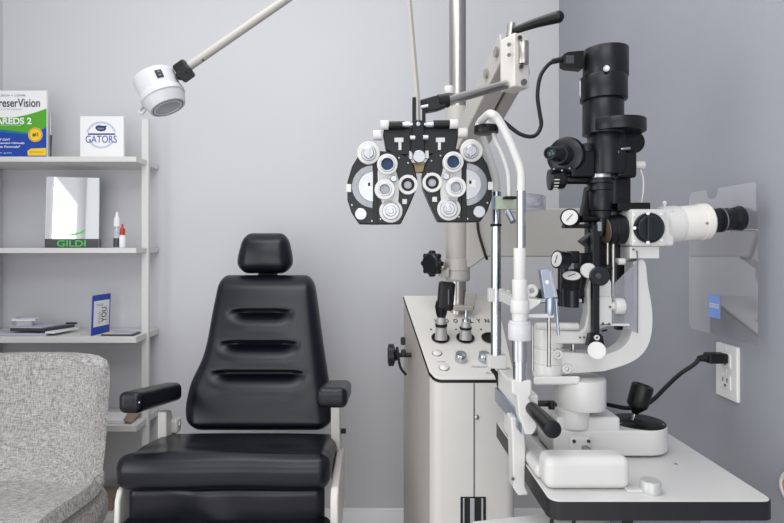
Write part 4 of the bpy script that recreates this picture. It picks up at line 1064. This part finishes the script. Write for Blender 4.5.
# microscope body
YM = Y0-.005
mxis = (P(750, 217.3, YM)-P(624, 229, YM)); ma = mxis.normalized()
def Mx(px): return P(624, 229, YM)+mxis*((px-624)/126)
Ry = Matrix.Rotation(math.radians(-3), 3, 'Y')
mb = part('microscope_body', G().rbox(P(645, 228, YM), (43*U, .060, 36*U), .006, (4, 4, 4)), 'white', sl)
part('magnification_plate', G().rbox(P(648, 228, YM-.030), (33*U, .008, 35*U), .0035), 'white', mb)
g = G(); disc(g, 648.3, 228, YM-.034, 15.2, .006); disc(g, 648.3, 228, YM-.040, 12.3, .012); part('magnification_knob', g, 'dial', mb)
g = G(); g.rbox(P(649.5, 228, YM-.054), (5*U, .008, 22*U), .002, rot=Matrix.Rotation(math.radians(0), 3, 'Y')); part('knob_grip', g, 'dial', mb)
for px, py in ((634.5, 228), (648, 213.3), (648, 242.5)):
    part('index_mark', G().cyl(P(px, py, YM-.040), P(px, py, YM-.042), 1.6*U), 'alu', mb)
for px, py in ((634, 215), (661, 214), (634.5, 241), (661.5, 240)):
    part('plate_screw', G().cyl(P(px, py, YM-.034), P(px, py, YM-.0355), 1*U), 'steel', mb)
ob = part('objective', G().lathe(Mx(605.5), ma, [(0, 13.6*U), (.002, 14.6*U), (.012, 14.8*U), (.013, 14*U), (.015, 14.9*U), (.032, 14.9*U), (.036, 13*U), (.044, 13*U)], 44), 'satin', sl)
part('objective_glass', G().lathe(Mx(605.5)-ma*.0006, ma, [(0, 13*U), (.001, 13.2*U)], 40), 'tan', ob)
g = G(); g.lathe(Mx(660.5), ma, [(0, 17*U), (.003, 18.9*U), (.030, 18.6*U), (.031, 17.4*U), (.044, 17*U)], 44); part('body_tube', g, 'white', sl)
g = G(); g.lathe(Mx(678), ma, [(0, 16*U), (.002, 17.5*U), (.042, 17.5*U), (.0425, 18.2*U), (.054, 18.2*U), (.058, 16.5*U), (.060, 13*U)], 44); part('ocular_tube', g, 'warmwhite', sl)
part('tube_screw', G().cyl(Mx(699)+Vector((-.006, -.035, -.004)), Mx(699)+Vector((-.006, -.0365, -.004)), 1.2*U), 'steel', sl)
g = G(); g.lathe(Mx(706), ma, [(0, 12.5*U), (.016, 12.2*U), (.0165, 10.5*U), (.022, 10.5*U), (.024, 12*U), (.027, 12*U), (.0275, 9.6*U), (.052, 9.6*U), (.054, 11.2*U), (.066, 12.6*U), (.068, 12.2*U), (.060, 9*U), (.056, 0)], 40); oc = part('ocular', g, 'satin', sl)
part('diopter_ring', G().ring(Mx(720.5)-ma*.001, ma, 12.4*U, 11*U, .003), 'steel', oc)
g = G(); g.lathe(Mx(716)+Vector((0, .062, 0)), ma, [(0, 12*U), (.016, 12*U), (.0165, 10*U), (.05, 9.6*U), (.062, 12*U)], 32); part('ocular', g, 'satin', sl)
g = G(); g.lathe(Mx(682.5)+Vector((0, .062, 0)), ma, [(0, 16*U), (.002, 17*U), (.066, 17*U)], 36); part('ocular_tube', g, 'warmwhite', sl)
g = G(); rect(g, 618, 202.5, 650.5, 210.5, YM-.02, .045); part('top_plate', g, 'black', sl, .001)
part('top_pin', G().rcyl(P(664.6, 210, YM), P(664.6, 203, YM), 1.2*U, None, .0005).sphere(P(664.6, 203, YM), 2.2*U), 'white', sl)
g = G(); rect(g, 630, 246.5, 659.5, 258.5, YM-.024, .05); part('body_mount', g, 'white', sl, .0015)
part('mount_screw', G().cyl(P(633.5, 249.5, YM-.024), P(633.5, 249.5, YM-.026), 1*U), 'charcoal', sl)
part('mount_cable', G().tube([P(636, 252, YM-.026), P(637.5, 258, YM-.027), P(637.5, 333, YM-.027)], .0012, 8, 4), 'greycol', sl)
# breath shield hung on the oculars
XS = .752
Ysn, Ysf = F*XS/(758-CX), F*XS/(689-CX)
def sh_z(py, Y): return CZ-(py-CY)/F*Y
zt_, zb_ = 1.347, 1.024
def shp(): 
    W = Ysf-Ysn
    pts = [(Ysn, zb_+.006), (Ysn+.006, zb_), (Ysf-.01, zb_), (Ysf, zb_+.01), (Ysf, zt_-.012), (Ysf-.012, zt_)]
    # two scallops in the top edge around the oculars
    for c_ in (Ysn+W*.62,):
        for k in range(9):
            a = math.radians(180*k/8); pts.append((c_+math.cos(a)*.020, zt_-.022*math.sin(a)**.6))
    pts += [(Ysn+.010, zt_), (Ysn, zt_-.010)]
    return pts
g = G(); g.bm.faces.new([g.bm.verts.new((XS, y, z)) for y, z in shp()])
bmesh.ops.triangulate(g.bm, faces=g.bm.faces)
for f in g.bm.faces:
    if f.normal.x > 0: f.normal_flip()
me = bpy.data.meshes.new('breath_shield'); g.bm.to_mesh(me); g.bm.free()
link_mesh('breath_shield', me, M['shield'], sl)
yl = F*XS/(714.5-CX); zl = sh_z(306.5, yl)
sp = part('shield_label', G().box((XS-.0008, yl, zl), (.0006, .040, .050)), 'lbl_blue', sl)
text('lettering', 'ZEISS', (XS-.0016, yl, zl+.002), .034, 'paper', sp, ux=(0, -1, 0), uy=(0, 0, 1), height=.010, bold=.02)
part('shield_bracket', G().cyl(Mx(731)+Vector((0, .0, -.022)), (XS, Mx(731).y, Mx(731).z-.022), .002), 'steel', sl)
# vertical fixation holder (silver) in front of the gauges
YV = .99
def V_(px, py, dy=0): return P(px, py, YV+dy)
fx_ = thing('fixation_holder', V_(549, 367), 'slanted silver clamp holder on a thin steel rod beside the chin rest', 'holder')
part('rod', G().cyl(V_(549, 367), V_(549, 312), 1.9*YV/F), 'steel', fx_)
part('collar', G().rcyl(V_(549.5, 315), V_(550, 297), 4.3*YV/F, None, .001), 'blued', fx_)
g = G(); slab(g, [(540.5, 270), (549, 268.5), (556.5, 297), (545, 299)], YV-.008, .016); part('clamp_body', g, 'blued', fx_, .001)
g = G(); slab(g, [(549.5, 272), (552, 271), (558, 297), (555, 298)], YV-.010, .006); part('clamp_jaw', g, 'alu', fx_, .0006)
part('clamp_screw', G().cyl(V_(547, 282, -.008), V_(547, 282, -.012), .0032), 'steel', fx_)
part('drop_pin', G().tube([V_(556, 300), V_(558.5, 335)], .0026, 10, 1), 'blued', fx_)
part('cross_arm', G().span(V_(528, 314, -.006), V_(552, 317, .006)), 'white', fx_, .001)

# ================================================================= chin rest
cr = thing('chin_rest', (.27, 1.05, TZ), 'white and chrome slit lamp chin rest frame with curved top clamped to the table edge', 'chin rest')
YN, YFR, YT = .98, 1.18, 1.08
uN = YN/F; uF = YFR/F
def N(px, py, dy=0): return P(px, py, YN+dy)
def FR(px, py, dy=0): return P(px, py, YFR+dy)
part('near_upright', G().tube([N(521, 250), N(521, 196), N(520.9, 172), N(515.5, 155), N(506.5, 134), N(497.5, 118.5), N(492, 114.2), P(488, 114.6, YN+.02), P(481, 121, 1.07)], 4.1*uN, 18, 8), 'white', cr)
part('chrome_sleeve', G().cyl(N(521, 250), N(521, 191), 4.4*uN), 'chrome', cr)
part('far_upright', G().tube([FR(496, 260), FR(496, 196), FR(494.3, 176), FR(488, 156), FR(483.5, 142), FR(479, 134), P(479, 128, 1.15), P(480, 124, 1.11)], 4.4*uF, 18, 8), 'white', cr)
part('far_rod', G().cyl(FR(496, 366), FR(496, 192), 5.0*uF), 'chrome', cr)
part('rod_ring', G().rcyl(FR(496, 226.5), FR(496, 224), 5.7*uF, None, .0005), 'black', cr)
part('hood', G().lathe(P(486, 126, YT), (0, 0, 1), [(0, 10*.002), (.006, 9*.002), (.014, 4.5*.002), (.018, 3.5*.002)], 28), 'white', cr)
part('puck', G().rcyl(P(486, 133.5, YT), P(486, 126, YT), 12.2*.002, None, .0015), 'black', cr)
part('lamp_stem', G().tube([P(494, 118, YT), P(494.5, 137, YT), P(502, 154, YT), P(508, 173, YT), P(509.3, 197, YT)], 2.3*.002, 14, 8), 'white', cr)
part('lamp_clip', G().rbox(P(509.5, 198, YT), (.024, .02, .006), .002), 'black', cr)
part('fixation_lamp', G().cyl(P(507.5, 211, YT-.005), P(513, 222, YT-.02), .006).box(P(505, 212, YT), (.012, .012, .006)), 'chrome', cr)
# forehead strap: ribbon bulging towards the lamp side
pts = []
Pn = N(521, 200); Pf = FR(496, 203)
zA = Pn.z+.013; zB = Pn.z-.013
lo, hi = [], []
for k in range(25):
    t_ = k/24; a = math.pi*t_
    x_ = Pn.x+(Pf.x-Pn.x)*t_+.073*math.sin(a)**.7
    y_ = Pn.y+(Pf.y-Pn.y)*t_
    lo.append(Vector((x_, y_, zB))); hi.append(Vector((x_, y_, zA)))
g = G().strip([lo, hi]); fb = part('forehead_strap', g, 'acrylic', cr)
mdf = fb.modifiers.new('s', 'SOLIDIFY'); mdf.thickness = .004
part('strap_pad', G().box(P(507, 203, YT+.02), (.045, .006, .026)), 'greenglass', cr, .001)
part('far_clip', G().rbox(FR(500, 203, -.008), (.03, .022, .03), .003), 'blued', cr)
# chin support column
def czn(g, ya, yb, r, r2=None): return g.rcyl(N(519.7, yb), N(519.7, ya), r*uN, None if r2 is None else r2*uN, .0008, 36)
g = G(); czn(g, 248, 280, 6); czn(g, 279.5, 302, 7.4); part('column_sleeve', g, 'white', cr)
g = G(); czn(g, 300, 312.5, 9.2); g.lathe(N(519.7, 322), (0, 0, 1), [(0, 7.4*uN), (9.5*uN, 8*uN), (10*uN, 8.8*uN)], 36); cup = part('chin_cup', g, 'white', cr)
g = G(); czn(g, 321, 324.5, 10.8); czn(g, 324, 339.5, 11.5); part('height_ring', g, 'lamp', cr)
part('height_screw', G().cyl(N(519.7, 361), N(519.7, 339), 7.6*uN), 'alu', cr)
part('lower_tube', G().cyl(N(519.7, 383), N(519.7, 360), 6.6*uN), 'chrome', cr)
g = G(); g.prism([FR(489, 288.5, -.01), FR(505, 288.5, -.01), FR(505, 302, -.01), FR(489, 302, -.01)], (0, .02, 0)); part('far_block', g, 'white', cr, .002)
g = G(); g.prism([FR(500, 291, -.012), N(512, 298), N(512, 308), FR(500, 301, -.012)], (.016, 0, 0)); part('cross_arm', g, 'white', cr, .002)
g = G(); g.prism([N(520, 297), N(542, 300), N(540, 304), N(528, 312), N(514, 312)], (0, .03, 0)); part('chin_tray', g, 'white', cr, .002)
part('paper_pin', G().torus(N(531.5, 291, .01), (0, 1, 0), 4.6*uN, 2.4*uN, 24, 10).cyl(N(527.5, 300, .01), N(527.5, 288, .01), 2*uN), 'white', cr)
part('rod_boss', G().sphere(FR(508, 294, -.015), .009), 'white', cr)
# lower frame
g = G(); g.prism([FR(488.5, 356, -.012), FR(507, 355.5, -.012), FR(506.5, 369.5, -.012), FR(488.5, 368.5, -.012)], (0, .024, 0)); part('lower_block', g, 'white', cr, .002)
fz0, fz1 = .912, .955
g = G(); g.prism([(.268, 1.19, FR(0, 368).z), (.268, 1.19, FR(0, 388).z), (.268, .985, N(0, 418).z), (.268, .985, N(0, 396).z)], (.03, 0, 0)); part('side_beam', g, 'white', cr, .003)
g = G(); slab(g, [(512, 380.5), (532, 380.5), (531.5, 395), (529, 398), (536, 414), (537, 428), (533, 435), (526, 435), (519, 416), (517, 396), (512, 394)], YN-.012, .026); part('near_block', g, 'white', cr, .003)
g = G(); g.prism([(.264, 1.19, FR(0, 388.5).z), (.264, 1.19, FR(0, 402).z), (.264, .972, N(0, 433).z), (.264, .972, N(0, 416).z)], (.008, 0, 0)); bp_ = part('slide_plate', g, 'blued', cr, .0008)
for yy_, zz_ in ((1.15, .882), (1.08, .885), (1.0, .889)):
    part('screw', G().cyl((.2635, yy_, zz_), (.262, yy_, zz_), .003), 'steel', bp_)
part('under_strap', G().tube([FR(492, 369), FR(497, 376), FR(500, 390)], .005, 10, 5), 'black', cr)
g = G(); Yc = 1.05
g.prism([P(506, 412, Yc), P(519, 412, Yc), P(521, 440, Yc), P(520.5, 478, Yc), P(524, 487, Yc), P(514, 488, Yc), P(508.5, 480, Yc), P(507.5, 430, Yc)], (0, -.035, 0)); part('clamp_leg', g, 'white', cr, .004)
part('clamp_bolt', G().cyl(P(513, 479, Yc-.036), P(513, 479, Yc-.039), .003), 'charcoal', cr)
part('grip_handle', G().tube([P(531.5, 408, .97), P(552.5, 429.5, .87)], [.0115, .0145], 28, 1), 'black', cr, .0015)
part('grip_cap', G().lathe(P(552.5, 429.5, .87), P(552.5, 429.5, .87)-P(531.5, 408, .97), [(-.001, .0147), (.002, .014), (.0028, .010), (.003, 0)], 28), 'satin', cr)
part('grip_nut', G().rcyl(P(551.5, 409, 1.0), P(551.5, 401, 1.0), .006, None, .0006).box(P(546, 403.5, 1.02), (.035, .02, .006)), 'black', cr)
part('stop_rod', G().cyl(P(532.5, 371, YN), P(532.5, 326, YN), 1.3*uN), 'steel', cr)

# ================================================================= outlet, plug, wall disc
Yo0, Yo1 = F*WX/(741-CX), F*WX/(718-CX)
zo = CZ-(371.5-CY)/F*((Yo0+Yo1)/2)
ot = thing('power_outlet', (WX, (Yo0+Yo1)/2, zo), 'white double power outlet on the right wall above the table', 'outlet')
part('cover_plate', G().rbox((WX-.003, (Yo0+Yo1)/2, zo), (.008, Yo1-Yo0-.004, .119), .003), 'outlet', ot)
yo = (Yo0+Yo1)/2
for dz in (.025, -.022):
    o_ = part('socket', G().rbox((WX-.0075, yo, zo+dz), (.003, .034, .030), .0014), 'outlet', ot)
    g = G()
    for dy in (-.007, .007): g.box((WX-.0092, yo+dy, zo+dz+.004), (.0008, .0024, .009))
    g.box((WX-.0092, yo, zo+dz-.008), (.0008, .005, .005))
    part('slots', g, 'shadow', o_)
part('plate_screw', G().cyl((WX-.0068, yo, zo), (WX-.0085, yo, zo), .003), 'outlet', ot)
part('plate_screw', G().cyl((WX-.0068, yo, zo+.050), (WX-.0085, yo, zo+.050), .003), 'outlet', ot)
zp = zo+.030
cd = thing('black_mains_lead', (WX-.04, yo, zp), 'black power cord plugged into the upper wall socket and running behind the joystick', 'cord')
pl = part('plug', G().rbox((WX-.030, yo, zp), (.042, .026, .022), .004).lathe((WX-.05, yo, zp), (-1, 0, -.1), [(0, .009), (.018, .006)], 16), 'cable', cd)
part('cable', G().tube([Vector((WX-.065, yo, zp-.001)), P(694, 364.5, 1.19), P(680, 374, 1.19), P(667, 386, 1.18), P(654, 399, 1.16), P(643, 406, 1.15), P(628, 408, 1.14), P(612, 405.5, 1.14), P(600, 402.5, 1.13)], .0044, 12, 8), 'cable', cd)
wd = thing('wall_ring', (WX, F*WX/(793-CX), .75), 'white ring with pale pink centre on the right wall at the right edge', 'ring')
cw = Vector((WX-.004, F*WX/(795-CX), CZ-(489-CY)/F*(F*WX/(795-CX))))
part('ring', G().torus(cw, (1, 0, 0), .026, .0055, 36, 10), 'white', wd)
part('orange_line', G().ring(cw+Vector((-.002, 0, 0)), (-1, 0, 0), .0205, .0195, .002), 'orange', wd)
part('pink_centre', G().cyl(cw+Vector((.003, 0, 0)), cw+Vector((-.002, 0, 0)), .019), 'pink', wd)

# ================================================================= light, world, camera
W = bpy.data.worlds.new('World'); SC.world = W; W.use_nodes = True
nt = W.node_tree; bg = nt.nodes['Background']
bg.inputs['Color'].default_value = (.95, .97, 1.0, 1); bg.inputs['Strength'].default_value = .95
def area(name, loc, rot, sx, sy, power, col=(1, 1, 1)):
    l = bpy.data.lights.new(name, 'AREA'); l.shape = 'RECTANGLE'; l.size = sx; l.size_y = sy; l.energy = power; l.color = col
    o = bpy.data.objects.new(name, l); COL.objects.link(o); o.location = loc; o.rotation_euler = rot; return o
area('ceiling_panel_light', (-.35, 1.0, 2.68), (0, 0, 0), 1.2, 1.0, 15)
area('ceiling_panel_light', (-.3, -.7, 2.68), (math.radians(25), 0, 0), 1.6, .8, 15)
area('front_fill_light', (-.3, -1.45, 1.0), (math.radians(90), 0, 0), 2.0, 1.6, 20)  # unseen fill light, added to brighten the lower part of the room
area('left_fill_light', (-1.5, .25, 1.1), (0, math.radians(-90), 0), 1.4, 1.0, 14)  # added fill with no source in the room, lifts the right wall
cam = bpy.data.cameras.new('Camera'); co = bpy.data.objects.new('Camera', cam); COL.objects.link(co)
co.location = (0, 0, CZ); co.rotation_euler = (math.pi/2, 0, 0)
cam.sensor_fit = 'HORIZONTAL'; cam.sensor_width = 36; cam.lens = F/784*36
cam.shift_x = (392-CX)/784; cam.shift_y = -(261.5-CY)/784; cam.clip_start = .02
SC.camera = co
SC.view_settings.view_transform = 'Standard'; SC.view_settings.look = 'None'
SC.cycles.max_bounces = 8; SC.cycles.transparent_max_bounces = 12
